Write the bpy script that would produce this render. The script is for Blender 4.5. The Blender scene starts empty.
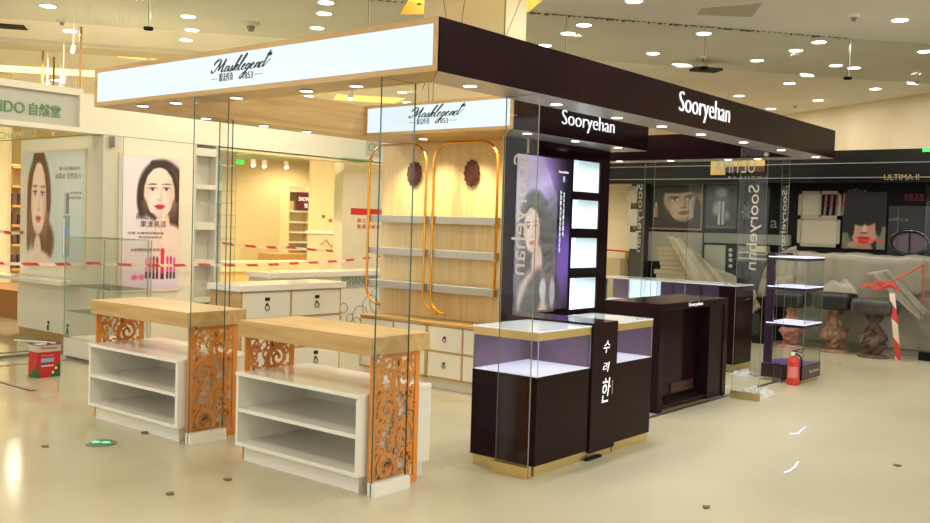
import bpy, bmesh, math, random
import numpy as np
from mathutils import Vector, Matrix
random.seed(7)
C = bpy.context.scene.collection
SC = bpy.context.scene

# ---------------------------------------------------------------- camera
CAM = dict(f=951.49639, yaw=0.68523, pitch=-0.03773, roll=0.02986, cx=3.45205, cy=-3.93422)
def cam_axes():
    y, pi, r = CAM['yaw'], CAM['pitch'], CAM['roll']
    F = Vector((-math.sin(y)*math.cos(pi), math.cos(y)*math.cos(pi), math.sin(pi)))
    R = Vector((math.cos(y), math.sin(y), 0)); U = R.cross(F)
    return F, R*math.cos(r)+U*math.sin(r), -R*math.sin(r)+U*math.cos(r)
CP = Vector((CAM['cx'], CAM['cy'], 1.6))
F_, R_, U_ = cam_axes()
cd = bpy.data.cameras.new('camera'); cam = bpy.data.objects.new('camera', cd); C.objects.link(cam)
cd.sensor_fit = 'HORIZONTAL'; cd.sensor_width = 36; cd.lens = CAM['f']/930*36; cd.clip_end = 200
cam.matrix_world = Matrix(((R_.x, U_.x, -F_.x, CP.x), (R_.y, U_.y, -F_.y, CP.y), (R_.z, U_.z, -F_.z, CP.z), (0, 0, 0, 1)))
SC.camera = cam
def at(u, v, ax, val):
    """point of the real plane (axis = val) seen at a measured spot of the photograph"""
    d = F_ + R_*((u-465)/CAM['f']) + U_*((261.5-v)/CAM['f'])
    i = 'xyz'.index(ax); t = (val-CP[i])/d[i]
    return CP + d*t

# ---------------------------------------------------------------- world, exposure, large lights
w = bpy.data.worlds.new('world'); SC.world = w; w.use_nodes = True
w.node_tree.nodes['Background'].inputs[0].default_value = (1.0, .975, .91, 1)
w.node_tree.nodes['Background'].inputs[1].default_value = 1.35
vs = SC.view_settings
vs.view_transform = 'Standard'; vs.look = 'None'; vs.gamma = 1; vs.use_curve_mapping = False; vs.exposure = -.08
SC.cycles.max_bounces = 8; SC.cycles.transparent_max_bounces = 24; SC.cycles.glossy_bounces = 4
SC.cycles.use_denoising = True; SC.cycles.sample_clamp_indirect = 6
SC.cycles.caustics_reflective = False; SC.cycles.caustics_refractive = False
CEIL = 4.1
WARM = (1, .88, .69); NEUT = (1, .965, .915); COOL = (.86, .90, 1)
def lamp(name, loc, power, col, size=.2, typ='AREA', aim=None, angle=60, blend=.6):
    l = bpy.data.lights.new(name, typ); l.energy = power; l.color = col
    if typ == 'AREA': l.shape = 'DISK'; l.size = size
    elif typ == 'SPOT': l.spot_size = math.radians(angle); l.spot_blend = blend; l.shadow_soft_size = size
    else: l.shadow_soft_size = size
    o = bpy.data.objects.new(name, l); C.objects.link(o); o.location = loc
    if aim is not None: o.rotation_euler = (Vector(aim)-Vector(loc)).to_track_quat('-Z', 'Y').to_euler()
    return o
# the mall's downlights that hang outside the frame (behind and beside the camera, over the kiosk's near side)
for x, y in ((1.2,-2.4), (-1.8,-2.2), (3.2,.6), (5.6,-3.4), (-4.6,-1.6), (3.0,3.6), (1.0,1.2), (5.4,2.6), (2.0,6.2), (2.4,9.2), (-7.4,-2.4), (-1.6,1.6), (-1.2,3.6), (-5.2,1.2)):
    lamp('mall_lamp', (x, y, CEIL-.02), 36, NEUT if x > -2.5 else (1, .90, .74), .22)

# added point lights that brighten the ceiling, beside and behind the camera
for x, y in ((4.6,2.4), (1.0,-5.0), (-4.5,-3.4), (7.0,-1.0), (-9.5,-3.5)):
    lamp('ceiling_fill', (x, y, 2.7), 85, NEUT, 0, 'POINT')

# ---------------------------------------------------------------- materials
def srgb(c):
    if isinstance(c, str): c = tuple(int(c[i:i+2], 16) for i in (0, 2, 4))
    return tuple(((v/255)/12.92 if v/255 <= .04045 else ((v/255+.055)/1.055)**2.4) for v in c)
_M = {}
def mat(name, col=(200,200,200), rough=.5, metal=0, emit=None, es=1, spec=.5, coat=0):
    if name in _M: return _M[name]
    m = bpy.data.materials.new(name); m.use_nodes = True; b = m.node_tree.nodes['Principled BSDF']
    b.inputs['Base Color'].default_value = (*srgb(col), 1); b.inputs['Roughness'].default_value = rough
    b.inputs['Metallic'].default_value = metal; b.inputs['Specular IOR Level'].default_value = spec
    b.inputs['Coat Weight'].default_value = coat
    if emit is not None:
        b.inputs['Emission Color'].default_value = (*srgb(emit), 1); b.inputs['Emission Strength'].default_value = es
    _M[name] = m; return m
def tex(m, c1, c2, scale=(1,1,1), noise=3, detail=4, dist=0, lo=.35, hi=.65, bump=0, rough=None):
    nt = m.node_tree; N = nt.nodes; L = nt.links; b = N['Principled BSDF']
    tc = N.new('ShaderNodeTexCoord'); mp = N.new('ShaderNodeMapping'); mp.inputs['Scale'].default_value = scale
    nz = N.new('ShaderNodeTexNoise'); nz.inputs['Scale'].default_value = noise; nz.inputs['Detail'].default_value = detail
    nz.inputs['Distortion'].default_value = dist
    rp = N.new('ShaderNodeValToRGB'); rp.color_ramp.elements[0].position = lo; rp.color_ramp.elements[1].position = hi
    rp.color_ramp.elements[0].color = (*srgb(c1), 1); rp.color_ramp.elements[1].color = (*srgb(c2), 1)
    L.new(tc.outputs['Object'], mp.inputs[0]); L.new(mp.outputs[0], nz.inputs[0]); L.new(nz.outputs[0], rp.inputs[0])
    L.new(rp.outputs[0], b.inputs['Base Color'])
    if bump:
        bp = N.new('ShaderNodeBump'); bp.inputs['Strength'].default_value = bump; bp.inputs['Distance'].default_value = .01
        L.new(nz.outputs[0], bp.inputs['Height']); L.new(bp.outputs[0], b.inputs['Normal'])
    if rough:
        mr = N.new('ShaderNodeMapRange'); mr.inputs[3].default_value = rough[0]; mr.inputs[4].default_value = rough[1]
        L.new(nz.outputs[0], mr.inputs[0]); L.new(mr.outputs[0], b.inputs['Roughness'])
    return m
def wood(name, c1, c2, axis='x', rough=.35, noise=7):
    sc = {'x': (.12,1.6,1.6), 'y': (1.6,.12,1.6), 'z': (1.6,1.6,.1)}[axis]
    return tex(mat(name, c1, rough), c1, c2, sc, noise, 6, 1.2, .3, .7)
OAKX = wood('oak_along_front', (170,134,76), (198,164,106), 'x')
OAKY = wood('oak_along_depth', (168,132,76), (196,162,104), 'y')
OAKZ = wood('oak_upright', (222,190,128), (238,212,156), 'z', .4, 9)
OAKDK = wood('oak_edge', (150,112,58), (178,140,82), 'x')
TERRA = wood('terracotta_wood', (200,120,42), (218,142,58), 'z', .4)
WHITE = mat('white_lacquer', (226,222,208), .18, coat=.3)
WHITEM = mat('white_paint', (222,216,198), .55)
CREAM = tex(mat('cream_wall', (226,212,176), .6), (224,210,174), (232,219,186), (1,1,1), 1.5)
WARMW = mat('warm_wall', (236,214,160), .6)
DARK = tex(mat('aubergine_lacquer', (31,16,19), .14, spec=.10), (27,13,16), (34,17,20), (1,1,1), 2)
DARKM = mat('aubergine_matt', (24,10,13), .4, spec=.2)
BLACK = tex(mat('black_gloss', (14,14,14), .2, spec=.25), (12,12,12), (18,18,17), (1,1,1), 3)
BLACKM = mat('black_matt', (15,15,14), .6, spec=.15)
GOLD = mat('brushed_gold', (220,196,136), .3, .85)
GOLDT = mat('gold_tube', (214,150,48), .25, .75)
CHROME = mat('chrome', (190,190,186), .2, 1)
STEEL = mat('steel', (150,150,146), .35, 1)
SILV = mat('silver_lettering', (182,174,156), .4, .3)
LED = mat('led_disc', (255,255,250), .5, emit=(255,250,236), es=9)
LEDW = mat('led_disc_warm', (255,250,236), .5, emit=(255,244,214), es=9)
LIGHTBOX = mat('lightbox_acrylic', (80,86,90), .25, emit=(224,240,248), es=1.08)
SOFFG = mat('grey_soffit', (176,172,172), .3, .35)
def glass(name, tint, refl=1.0, rough=.0):
    m = bpy.data.materials.new(name); m.use_nodes = True; nt = m.node_tree; N = nt.nodes; L = nt.links
    N.remove(N['Principled BSDF']); out = N['Material Output']
    t = N.new('ShaderNodeBsdfTransparent'); t.inputs[0].default_value = (*tint, 1)
    g = N.new('ShaderNodeBsdfGlossy'); g.inputs['Roughness'].default_value = rough; g.inputs[0].default_value = (refl, refl, refl, 1)
    fr = N.new('ShaderNodeFresnel'); ge = N.new('ShaderNodeNewGeometry'); io = N.new('ShaderNodeMapRange')
    io.inputs[3].default_value = 1.45; io.inputs[4].default_value = 1/1.45; L.new(ge.outputs['Backfacing'], io.inputs[0]); L.new(io.outputs[0], fr.inputs[0])
    mx = N.new('ShaderNodeMixShader'); L.new(fr.outputs[0], mx.inputs[0]); L.new(t.outputs[0], mx.inputs[1]); L.new(g.outputs[0], mx.inputs[2])
    L.new(mx.outputs[0], out.inputs[0]); _M[name] = m; return m
GLASS = glass('clear_glass', (.984,.993,.987), .5)
GLASST = glass('smoke_curtain_glass', (.93,.945,.925), .06)
EDGE = mat('glass_edge_green', (34,84,66), .15, emit=None)
EDGEL = mat('glass_edge_pale', (166,190,158), .15); EDGEP = mat('glass_edge_grey', (116,124,108), .2)
def film(name, col, alpha, rough=.4):
    m = bpy.data.materials.new(name); m.use_nodes = True; nt = m.node_tree; N = nt.nodes; L = nt.links
    b = N['Principled BSDF']; b.inputs['Base Color'].default_value = (*srgb(col), 1); b.inputs['Roughness'].default_value = rough
    b.inputs['Alpha'].default_value = alpha; _M[name] = m; return m

# ---------------------------------------------------------------- mesh helpers (all coordinates are world metres)
ORG = {}
def org(o): return ORG.get(o.name, Vector((0,0,0))) if o else Vector((0,0,0))
class MB:
    def __init__(s): s.v = []; s.f = []; s.m = []
    def add(s, vs, fs, m=0):
        n = len(s.v); s.v += [tuple(v) for v in vs]; s.f += [tuple(i+n for i in f) for f in fs]; s.m += [m]*len(fs); return s
    def box(s, x0, x1, y0, y1, z0, z1, m=0, em=None):
        V = [(x0,y0,z0),(x1,y0,z0),(x1,y1,z0),(x0,y1,z0),(x0,y0,z1),(x1,y0,z1),(x1,y1,z1),(x0,y1,z1)]
        Fs = [(0,3,2,1),(4,5,6,7),(0,1,5,4),(1,2,6,5),(2,3,7,6),(3,0,4,7)]
        n = len(s.v); s.v += V; s.f += [tuple(i+n for i in f) for f in Fs]
        if em is None: s.m += [m]*6
        else:   # pane: the two largest faces keep m, the edges take em
            dx, dy, dz = x1-x0, y1-y0, z1-z0; a = [dx*dy, dx*dy, dx*dz, dy*dz, dx*dz, dy*dz]; mx = max(a)
            s.m += [m if q > mx*.999 else em for q in a]
        return s
    def poly(s, pts, m=0): return s.add(pts, [tuple(range(len(pts)))], m)
    def prism(s, pts, d, m=0, side=None):
        n = len(pts); d = Vector(d); P = [Vector(q) for q in pts]; Q = [q+d for q in P]
        s.add(P+Q, [tuple(range(n))[::-1], tuple(range(n, 2*n))], m)
        k = len(s.v)-2*n
        for i in range(n):
            j = (i+1) % n; s.f.append((k+i, k+j, k+n+j, k+n+i)); s.m.append(m if side is None else side)
        return s
    def cyl(s, p0, p1, r0, r1=None, seg=16, m=0, caps=True):
        r1 = r0 if r1 is None else r1; p0 = Vector(p0); p1 = Vector(p1); a = (p1-p0).normalized()
        b = a.orthogonal().normalized(); c = a.cross(b)
        V = [p0+(b*math.cos(t)+c*math.sin(t))*r0 for t in [2*math.pi*i/seg for i in range(seg)]]
        V += [p1+(b*math.cos(t)+c*math.sin(t))*r1 for t in [2*math.pi*i/seg for i in range(seg)]]
        Fs = [(i, (i+1) % seg, seg+(i+1) % seg, seg+i) for i in range(seg)]
        if caps: Fs += [tuple(range(seg))[::-1], tuple(range(seg, 2*seg))]
        return s.add(V, Fs, m)
    def tube(s, pts, r, seg=8, m=0):
        P = [Vector(q) for q in pts]; n = len(P); V = []; b = None
        for i in range(n):
            t = (P[min(i+1, n-1)]-P[max(i-1, 0)]).normalized()
            b = (t.orthogonal() if b is None else (b-t*b.dot(t))).normalized(); c = t.cross(b)
            rr = r[i] if isinstance(r, (list, tuple)) else r
            V += [P[i]+(b*math.cos(a)+c*math.sin(a))*rr for a in [2*math.pi*k/seg for k in range(seg)]]
        Fs = [(i*seg+k, i*seg+(k+1) % seg, (i+1)*seg+(k+1) % seg, (i+1)*seg+k) for i in range(n-1) for k in range(seg)]
        Fs += [tuple(range(seg))[::-1], tuple((n-1)*seg+k for k in range(seg))]
        return s.add(V, Fs, m)
    def lathe(s, c, prof, seg=20, m=0):
        V = [(c[0]+r*math.cos(2*math.pi*k/seg), c[1]+r*math.sin(2*math.pi*k/seg), c[2]+z) for r, z in prof for k in range(seg)]
        n = len(prof)
        Fs = [(i*seg+k, i*seg+(k+1) % seg, (i+1)*seg+(k+1) % seg, (i+1)*seg+k) for i in range(n-1) for k in range(seg)]
        Fs += [tuple(range(seg))[::-1], tuple((n-1)*seg+k for k in range(seg))]
        return s.add(V, Fs, m)
    def grid(s, fn, nu, nv, m=0):
        V = [fn(i/nu, j/nv) for j in range(nv+1) for i in range(nu+1)]
        return s.add(V, [(j*(nu+1)+i, j*(nu+1)+i+1, (j+1)*(nu+1)+i+1, (j+1)*(nu+1)+i) for j in range(nv) for i in range(nu)], m)
    def ribbon(s, pts, wid, O, S, T, N, th, m=0):
        """flat strip cut from a board: pts in the (S,T) plane at O, widths per point, thickness th along N"""
        n = len(pts); V = []
        for i, (a, b) in enumerate(pts):
            a0, b0 = pts[max(i-1, 0)]; a1, b1 = pts[min(i+1, n-1)]; dx, dy = a1-a0, b1-b0; l = math.hypot(dx, dy) or 1
            nx, ny = -dy/l, dx/l; h = wid[i]/2
            for sg, dep in ((1, 0), (-1, 0), (-1, th), (1, th)):
                V.append(O+S*(a+nx*h*sg)+T*(b+ny*h*sg)+N*dep)
        Fs = [(4*i+k, 4*i+(k+1) % 4, 4*i+4+(k+1) % 4, 4*i+4+k) for i in range(n-1) for k in range(4)]
        Fs += [(0,1,2,3), (4*n-1, 4*n-2, 4*n-3, 4*n-4)]
        return s.add(V, Fs, m)
    def build(s, name, mats, parent=None, smooth=False, bevel=0, solid=0, fix=True):
        if not isinstance(mats, (list, tuple)): mats = [mats]
        V = s.v
        if parent is None:
            xs = [v[0] for v in V]; ys = [v[1] for v in V]; zs = [v[2] for v in V]
            o3 = Vector(((min(xs)+max(xs))/2, (min(ys)+max(ys))/2, min(zs)))
        else: o3 = org(parent)
        me = bpy.data.meshes.new(name); me.from_pydata([(v[0]-o3.x, v[1]-o3.y, v[2]-o3.z) for v in V], [], s.f)
        for m in mats: me.materials.append(m)
        me.polygons.foreach_set('material_index', s.m)
        if fix:
            bm = bmesh.new(); bm.from_mesh(me); bmesh.ops.recalc_face_normals(bm, faces=bm.faces); bm.to_mesh(me); bm.free()
        if smooth: me.polygons.foreach_set('use_smooth', [True]*len(me.polygons))
        o = bpy.data.objects.new(name, me); C.objects.link(o)
        if parent is None: o.location = o3
        else: o.parent = parent
        ORG[o.name] = o3
        if bevel:
            b = o.modifiers.new('bevel', 'BEVEL'); b.width = bevel; b.segments = 2; b.limit_method = 'ANGLE'; b.angle_limit = 1.0
        if solid:
            b = o.modifiers.new('solid', 'SOLIDIFY'); b.thickness = solid; b.offset = 0
        return o
def bx(*a, m=0): return MB().box(*a, m=m)
def tag(o, label=None, cat=None, group=None, kind=None):
    if label: o['label'] = label
    if cat: o['category'] = cat
    if group: o['group'] = group
    if kind: o['kind'] = kind
    return o
def thing(name, loc, label, cat, group=None):
    o = bpy.data.objects.new(name, None); C.objects.link(o); o.location = loc; o.empty_display_size = .1
    ORG[o.name] = Vector(loc); return tag(o, label, cat, group)
def struct(o): o['kind'] = 'structure'; return o
def copy_tree(o, loc=None, parent=None):
    c = o.copy(); C.objects.link(c)
    if parent is not None: c.parent = parent
    if loc is not None: c.location = loc
    ORG[c.name] = Vector(c.location) if parent is None else org(parent)
    for ch in list(o.children): copy_tree(ch, None, c)
    return c
def text_geo(body, shear=0, bold=0, spacing=1, res=3):
    cu = bpy.data.curves.new('lettering', 'FONT'); cu.body = body; cu.shear = shear; cu.offset = bold; cu.space_character = spacing
    cu.resolution_u = res; cu.extrude = .02; cu.align_x = 'CENTER'
    o = bpy.data.objects.new('lettering', cu); C.objects.link(o)
    dg = bpy.context.evaluated_depsgraph_get(); me = bpy.data.meshes.new_from_object(o.evaluated_get(dg))
    V = [tuple(v.co) for v in me.vertices]; Fs = [tuple(p.vertices) for p in me.polygons]
    bpy.data.objects.remove(o); bpy.data.curves.remove(cu); bpy.data.meshes.remove(me)
    return V, Fs
def lettering(body, parent, m, O, R, U, wid, hei, ex=.004, mirror=False, name='lettering', **k):
    """text whose ink fills wid x hei from the lower-left corner O, running along R with letters up along U"""
    V, Fs = text_geo(body, **k); O = Vector(O); R = Vector(R).normalized(); U = Vector(U).normalized(); N = R.cross(U)
    if not V: return None
    x0 = min(v[0] for v in V); x1 = max(v[0] for v in V); y0 = min(v[1] for v in V); y1 = max(v[1] for v in V)
    sx = wid/(x1-x0); sy = hei/(y1-y0) if hei else sx
    b = MB()
    b.add([O+R*((x1-v[0] if mirror else v[0]-x0)*sx)+U*((v[1]-y0)*sy)+N*(ex if v[2] > 0 else 0) for v in V], Fs)
    return b.build(name, m, parent, fix=False)

# ================================================================ THE SETTING
A_, B_, D_, HB, HT, W_ = 3.555, 6.509, 2.651, 2.441, 2.736, .313
# floor: polished cream marble, dustier towards the far right
fm = mat('polished_marble_floor', (206,196,160), .09)
nt = fm.node_tree; N = nt.nodes; L = nt.links; b = N['Principled BSDF']
tc = N.new('ShaderNodeTexCoord'); nz = N.new('ShaderNodeTexNoise'); nz.inputs['Scale'].default_value = .7; nz.inputs['Detail'].default_value = 6
rp = N.new('ShaderNodeValToRGB'); rp.color_ramp.elements[0].position = .3; rp.color_ramp.elements[1].position = .72
rp.color_ramp.elements[0].color = (*srgb((162,154,125)), 1); rp.color_ramp.elements[1].color = (*srgb((180,172,143)), 1)
L.new(tc.outputs['Object'], nz.inputs[0]); L.new(nz.outputs[0], rp.inputs[0]); L.new(rp.outputs[0], b.inputs['Base Color'])
sp = N.new('ShaderNodeSeparateXYZ'); L.new(tc.outputs['Object'], sp.inputs[0])
mr = N.new('ShaderNodeMapRange'); mr.interpolation_type = 'SMOOTHSTEP'; mr.inputs[1].default_value = -4.0; mr.inputs[2].default_value = 2.6; mr.inputs[3].default_value = .07; mr.inputs[4].default_value = .36
ad = N.new('ShaderNodeMath'); ad.operation = 'MULTIPLY_ADD'; ad.inputs[1].default_value = 1.6; L.new(nz.outputs[0], ad.inputs[0]); L.new(sp.outputs[0], ad.inputs[2])
L.new(ad.outputs[0], mr.inputs[0]); L.new(mr.outputs[0], b.inputs['Roughness'])
f = struct(MB().box(-40, 12, -12, 44, -.1, 0).build('floor', fm)); 
for v in f.data.vertices: v.co += f.location
f.location = (0,0,0); ORG[f.name] = Vector((0,0,0))
# ceiling with the square opening round the column
ceilm = tex(mat('ceiling_paint', (232,231,226), .7), (229,228,223), (236,235,230), (1,1,1), 1)
H = [(-4.49,4.41), (-3.15,5.15), (-1.15,3.5), (-2.49,2.77)]
OC = [(-40,44), (12,44), (12,-12), (-40,-12)]
cb = MB()
for i in range(4):
    j = (i+1) % 4; cb.poly([(*OC[i], CEIL), (*OC[j], CEIL), (*H[j], CEIL), (*H[i], CEIL)])
struct(cb.build('ceiling', ceilm))
rb = MB(); coverm = mat('cove_paint', (244,214,130), .6)
for i in range(4):
    j = (i+1) % 4; rb.poly([(*H[i], CEIL), (*H[j], CEIL), (*H[j], CEIL+.5), (*H[i], CEIL+.5)])
rb.poly([(*h, CEIL+.5) for h in H])
struct(rb.build('ceiling_recess', coverm))
lamp('recess_lamp', (-4.0, 4.5, CEIL+.42), 26, (1,.84,.50), .35, 'POINT'); lamp('recess_lamp', (-2.95, 4.86, CEIL+.42), 20, (1,.84,.50), .3, 'POINT'); lamp('recess_lamp', (-2.1, 3.2, CEIL+.42), 16, (1,.84,.50), .3, 'POINT')
# slim square mall column inside the opening
colm = tex(mat('column_stone', (200,188,146), .45), (197,185,142), (206,195,154), (1,1,1), 2)
cy0 = 3.5; cx1 = at(504.6,30,'y',cy0).x; cx0 = at(424,8,'y',cy0).x; cy1 = at(526,30,'x',cx1).y
cl = struct(MB().box(cx0, cx1, cy0, cy1, 0, CEIL+.5).build('column', colm))
js = MB(); seam = mat('stone_joint', (104,96,66), .8)
def jt(p0, p1, r=.004): js.cyl(p0, p1, r, seg=5)
jt((cx1, cy0, 2.7), (cx1, cy0, 4.5), .008)
for x0, x1 in ((cx0+.18,cx0+.40), (cx0+.62,cx0+.46)): jt((x0, cy0, 4.3), (x1, cy0, 3.3))
jt((cx1, cy0+.02, 3.45), (cx1, cy1, 4.05)); jt((cx0+.2, cy0, 3.3), (cx0, cy0, 3.0)); jt((cx0+.1, cy0, 3.2), (cx0+.1, cy0, 2.7)); jt((cx0+.16, cy0, 3.2), (cx0+.16, cy0, 2.7))
js.build('trim_1', seam, cl)
# outer shell
struct(MB().box(-24.3, -24, -12, 44, 0, CEIL).build('wall_left', WARMW))
struct(MB().box(-24, 12, 30, 30.3, 0, CEIL).build('wall_back', WARMW))
# cream bulkhead behind the black shop, running square to the smoke curtain
d = Vector((.86,-.51,0)); p = Vector((-.82,13.71,0)); n = Vector((.51,.86,0))*.2
a0 = p-d*9.0; a1 = p+d*9.0
struct(MB().prism([a0, a1, a1+n, a0+n], (0,0,CEIL)).build('wall_right', CREAM))
# smoke curtain: glass panes hung from the ceiling
def CL(t): return Vector((-6.604, .658, 0)).lerp(Vector((.225, 9.365, 0)), t)
ts = [-.5, -.16, .113+.02, .345, .555, .715, .893, 1.2]
for i in range(len(ts)-1):
    a = CL(ts[i]+.0008); b_ = CL(ts[i+1]-.0008); dn = Vector((b_-a)).normalized(); nn = Vector((-dn.y, dn.x, 0))*.01
    where = ['beyond the frame end', 'above the leftmost lamps', 'above the long white light box', 'behind the canopy corner and column', 'over the plain end of the aubergine beam', 'over the black hanging sign', 'at the far right end'][i]
    t = thing('smoke_curtain_pane', (a+b_)/2+Vector((0,0,3.6)), 'glass smoke curtain pane hung from the ceiling ' + where, 'smoke curtain', 'glass smoke curtain under the ceiling')
    q = [Vector((a.x, a.y, 3.6)), Vector((b_.x, b_.y, 3.6)), Vector((b_.x, b_.y, CEIL-.006)), Vector((a.x, a.y, CEIL-.006))]
    MB().prism([v-nn*.5 for v in q], nn, 0, 1).build('pane', [GLASST, mat('curtain_edge', (150,146,116), .3)], t)
    if i in (3, 4, 5):
        sb = MB(); s0 = a
        for k in range(26):
            c0 = a.lerp(b_, k/26); c1 = a.lerp(b_, (k+.2+random.random()*.8)/26); h = .006+.022*random.random()
            sb.prism([Vector((c0.x,c0.y,CEIL-h))-nn, Vector((c1.x,c1.y,CEIL-h*.6))-nn, Vector((c1.x,c1.y,CEIL-.002))-nn, Vector((c0.x,c0.y,CEIL-.002))-nn], nn*2)
        tag(sb.build('sealant', mat('dark_sealant', (92,90,66), .9), t), kind='stuff')
    hb = MB()
    hb.cyl((b_.x,b_.y,3.585), (b_.x,b_.y,3.615), .05, seg=10); hb.cyl((b_.x,b_.y,3.6), (b_.x,b_.y,CEIL), .0025, seg=5)
    hb.build('hanger', mat('hanger_grey', (26,25,20), .9, spec=0), t)
# raised cove line and shallow steps of the ceiling further back on the left
cv = MB(); p0 = at(-40,64,'z',CEIL-.02); p1 = at(118,73.5,'z',CEIL-.02); dv = Vector((-.5,.35,0))
cv.prism([p0, p1, p1+dv, p0+dv], (0,0,.012)); struct(cv.build('trim_2', mat('cove_strip', (255,236,170), .5, emit=(255,228,150), es=2.2)))
p0 = at(-40,35,'z',CEIL); p1 = at(330,60,'z',CEIL); dv = Vector((-.55,.30,0))
struct(MB().prism([p0, p1, p1+dv, p0+dv], (0,0,-.06)).build('trim_3', mat('bulkhead_paint', (206,200,180), .7)))
for q in ([(115,51),(147,57),(146,60),(118,57)], [(151,54.5),(160,57),(160,61),(151,60)], [(337,95),(405,98.7),(395,103.5),(333.5,99.7)]):
    P = [at(u, v, 'z', CEIL-.012) for u, v in q]
    struct(MB().prism(P, (0,0,.01)).build('trim_4', mat('lit_recess', (250,220,130), .5, emit=(250,214,120), es=1.0)))
P = [at(u, v, 'z', CEIL-.01) for u, v in ((702,9),(762,3.5),(752,17),(697,15))]
MBt = MB().prism(P, (0,0,.008)); tag(MBt.build('access_hatch', mat('hatch_paint', (188,180,166), .7)), 'pale square access hatch in the ceiling above the aubergine beam', 'hatch')

# ceiling downlights
dl = MB(); dl.cyl((0,0,0), (0,0,-.008), .105, seg=20, m=0); dl.cyl((0,0,-.008), (0,0,-.012), .088, seg=20, m=1)
RIM = mat('lamp_rim', (225,222,210), .4)
LAMPS = [(900,19.6,'large and near, high at the right edge'), (925,51,'cut by the right edge of the photo'), (819,41.6,'above the hanger in the smoke curtain'), (796,50,'second of the pair above the smoke curtain edge'),
 (757,60,'right of the black hanging sign'), (704,33,'directly above the black hanging sign'), (854,67.5,'on the wire of the rightmost curtain hanger'), (836,65,'small, left of the rightmost curtain hanger'),
 (789.5,83,'just below the smoke curtain edge'), (875.5,88.5,'lowest at the far right, above the black shop'), (818,100,'low above the end of the aubergine beam'), (739,95.5,'low over the large white letters'),
 (771,108.5,'touching the top edge of the aubergine beam'), (584,24.5,'larger of the pair right of the column'), (568,33,'smaller of the pair right of the column'), (545,45,'half hidden by the aubergine beam'),
 (653,53,'midway between column and black hanging sign'), (634,0.5,'cut by the top edge over the aubergine beam'), (48,5.5,'at the top left corner'), (188,16,'highest of three over the end of the light box'),
 (186,39.5,'lowest of three over the end of the light box'), (192,29.5,'middle of three over the end of the light box'), (326,2,'highest of three over the middle of the light box'), (324,13,'middle of three over the middle of the light box'),
 (317,27.5,'lowest of three over the middle of the light box'), (70,30.5,'left, beside the black air slot'), (402,92,'seen under the canopy corner, upper'), (407,102,'seen under the canopy corner, lower'), (309,95.7,'seen through the open canopy at its middle'), (56,80,'leftmost over the green lettered fascia'),
 (20,95,'low by the left edge over the green letters'), (4,85,'on the left edge of the photo')]
first = None
for i, (u, v, lab) in enumerate(LAMPS):
    P = at(u, v, 'z', CEIL)
    if first is None: first = dl.build('ceiling_downlight', [RIM, LED], None); o = first; ORG[o.name] = P
    else: o = copy_tree(first)
    # the mesh origin sits at its bottom centre
    o.location = (P.x, P.y, CEIL-.012)
    tag(o, 'round white ceiling downlight, ' + lab, 'ceiling lamp', 'recessed downlights in the mall ceiling')
    left = u < 500
    if i not in (5, 7, 14, 21, 23): lamp('downlight_lamp', (P.x, P.y, CEIL-.03), (26 if P.y < 9 else 12) if not left else 40, NEUT if not left else WARM, .17)
# unseen warm fill lights added over the left shop and the mall beyond
for x, y in ((-10,3), (-10,7), (-14,6), (-14,11), (-18,9), (-18,15), (-21,14), (-12,16), (-9,12), (-22,19), (-16,20)):
    lamp('warm_fill', (x, y, CEIL-.05), 430, (1,.84,.58), 0, 'SPOT', aim=(x, y, 0), angle=160, blend=.5)
for x, y in ((-5,9), (-3.2,11.5), (-6.5,13)): lamp('warm_fill', (x, y, CEIL-.05), 50, (1,.84,.58), 0, 'SPOT', aim=(x, y, 0), angle=160, blend=.5)

# other ceiling fittings and painted reflections
def slot(name, quad, m, label, cat, th=.01):
    tag(MB().prism([at(u, v, 'z', CEIL-.012) for u, v in quad], (0,0,th)).build(name, m), label, cat)
slot('air_slot', [(-8,23.5),(24,26),(28,30.5),(-8,28)], BLACKM, 'black air slot in the ceiling at the left edge', 'vent')
slot('reflection_strip', [(672,64.5),(688,64.8),(692,67),(678,67.2)], mat('reflection_glow', (255,255,240), .5, emit=(255,250,225), es=2.5), 'short bright reflection beside the black hanging sign', 'reflection')  # glowing strips painted in for thin bright reflections, not lamps
slot('reflection_strip', [(800,74.3),(812,75),(814,77),(802,76.5)], _M['reflection_glow'], 'short bright reflection right of the smoke curtain middle', 'reflection')
slot('reflection_strip', [(907,82.5),(917,83.5),(918,85),(908,84.5)], _M['reflection_glow'], 'short bright reflection at the far right of the ceiling', 'reflection')
P = at(706, 71, 'z', 3.95); t = thing('hanging_sign', P, 'black blank exit sign box hanging under the ceiling on a wire', 'sign')
e = Vector((.62,.79,0)); g = Vector((.79,-.62,0))
MB().prism([P-e*.20-g*.13, P+e*.20-g*.13, P+e*.20+g*.13, P-e*.20+g*.13], (0,0,.035)).build('box', BLACKM, t)
MB().cyl(P+Vector((0,0,.03)), (P.x, P.y, CEIL), .008, seg=6).cyl(P+Vector((0,0,.03)), P+Vector((0,0,.06)), .05, seg=8).build('wire', STEEL, t)
def puck(u, v, label, s=1):
    P = at(u, v, 'z', CEIL); t = thing('smoke_detector', (P.x, P.y, CEIL-.07*s), label, 'detector', 'small ceiling detectors and sprinklers')
    MB().cyl((P.x,P.y,CEIL), (P.x,P.y,CEIL-.03*s), .07*s, .06*s, 14).build('base', RIM, t)
    MB().cyl((P.x,P.y,CEIL-.03*s), (P.x,P.y,CEIL-.07*s), .035*s, .02*s, 10).build('head', mat('grey_plastic', (128,122,108), .5), t)
puck(854,15,'round detector near the top right, above the smoke curtain'); puck(795,105,'small dark sprinkler low over the aubergine beam end', .8); puck(671,84,'small sprinkler at the top edge of the aubergine beam',.9)
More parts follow.
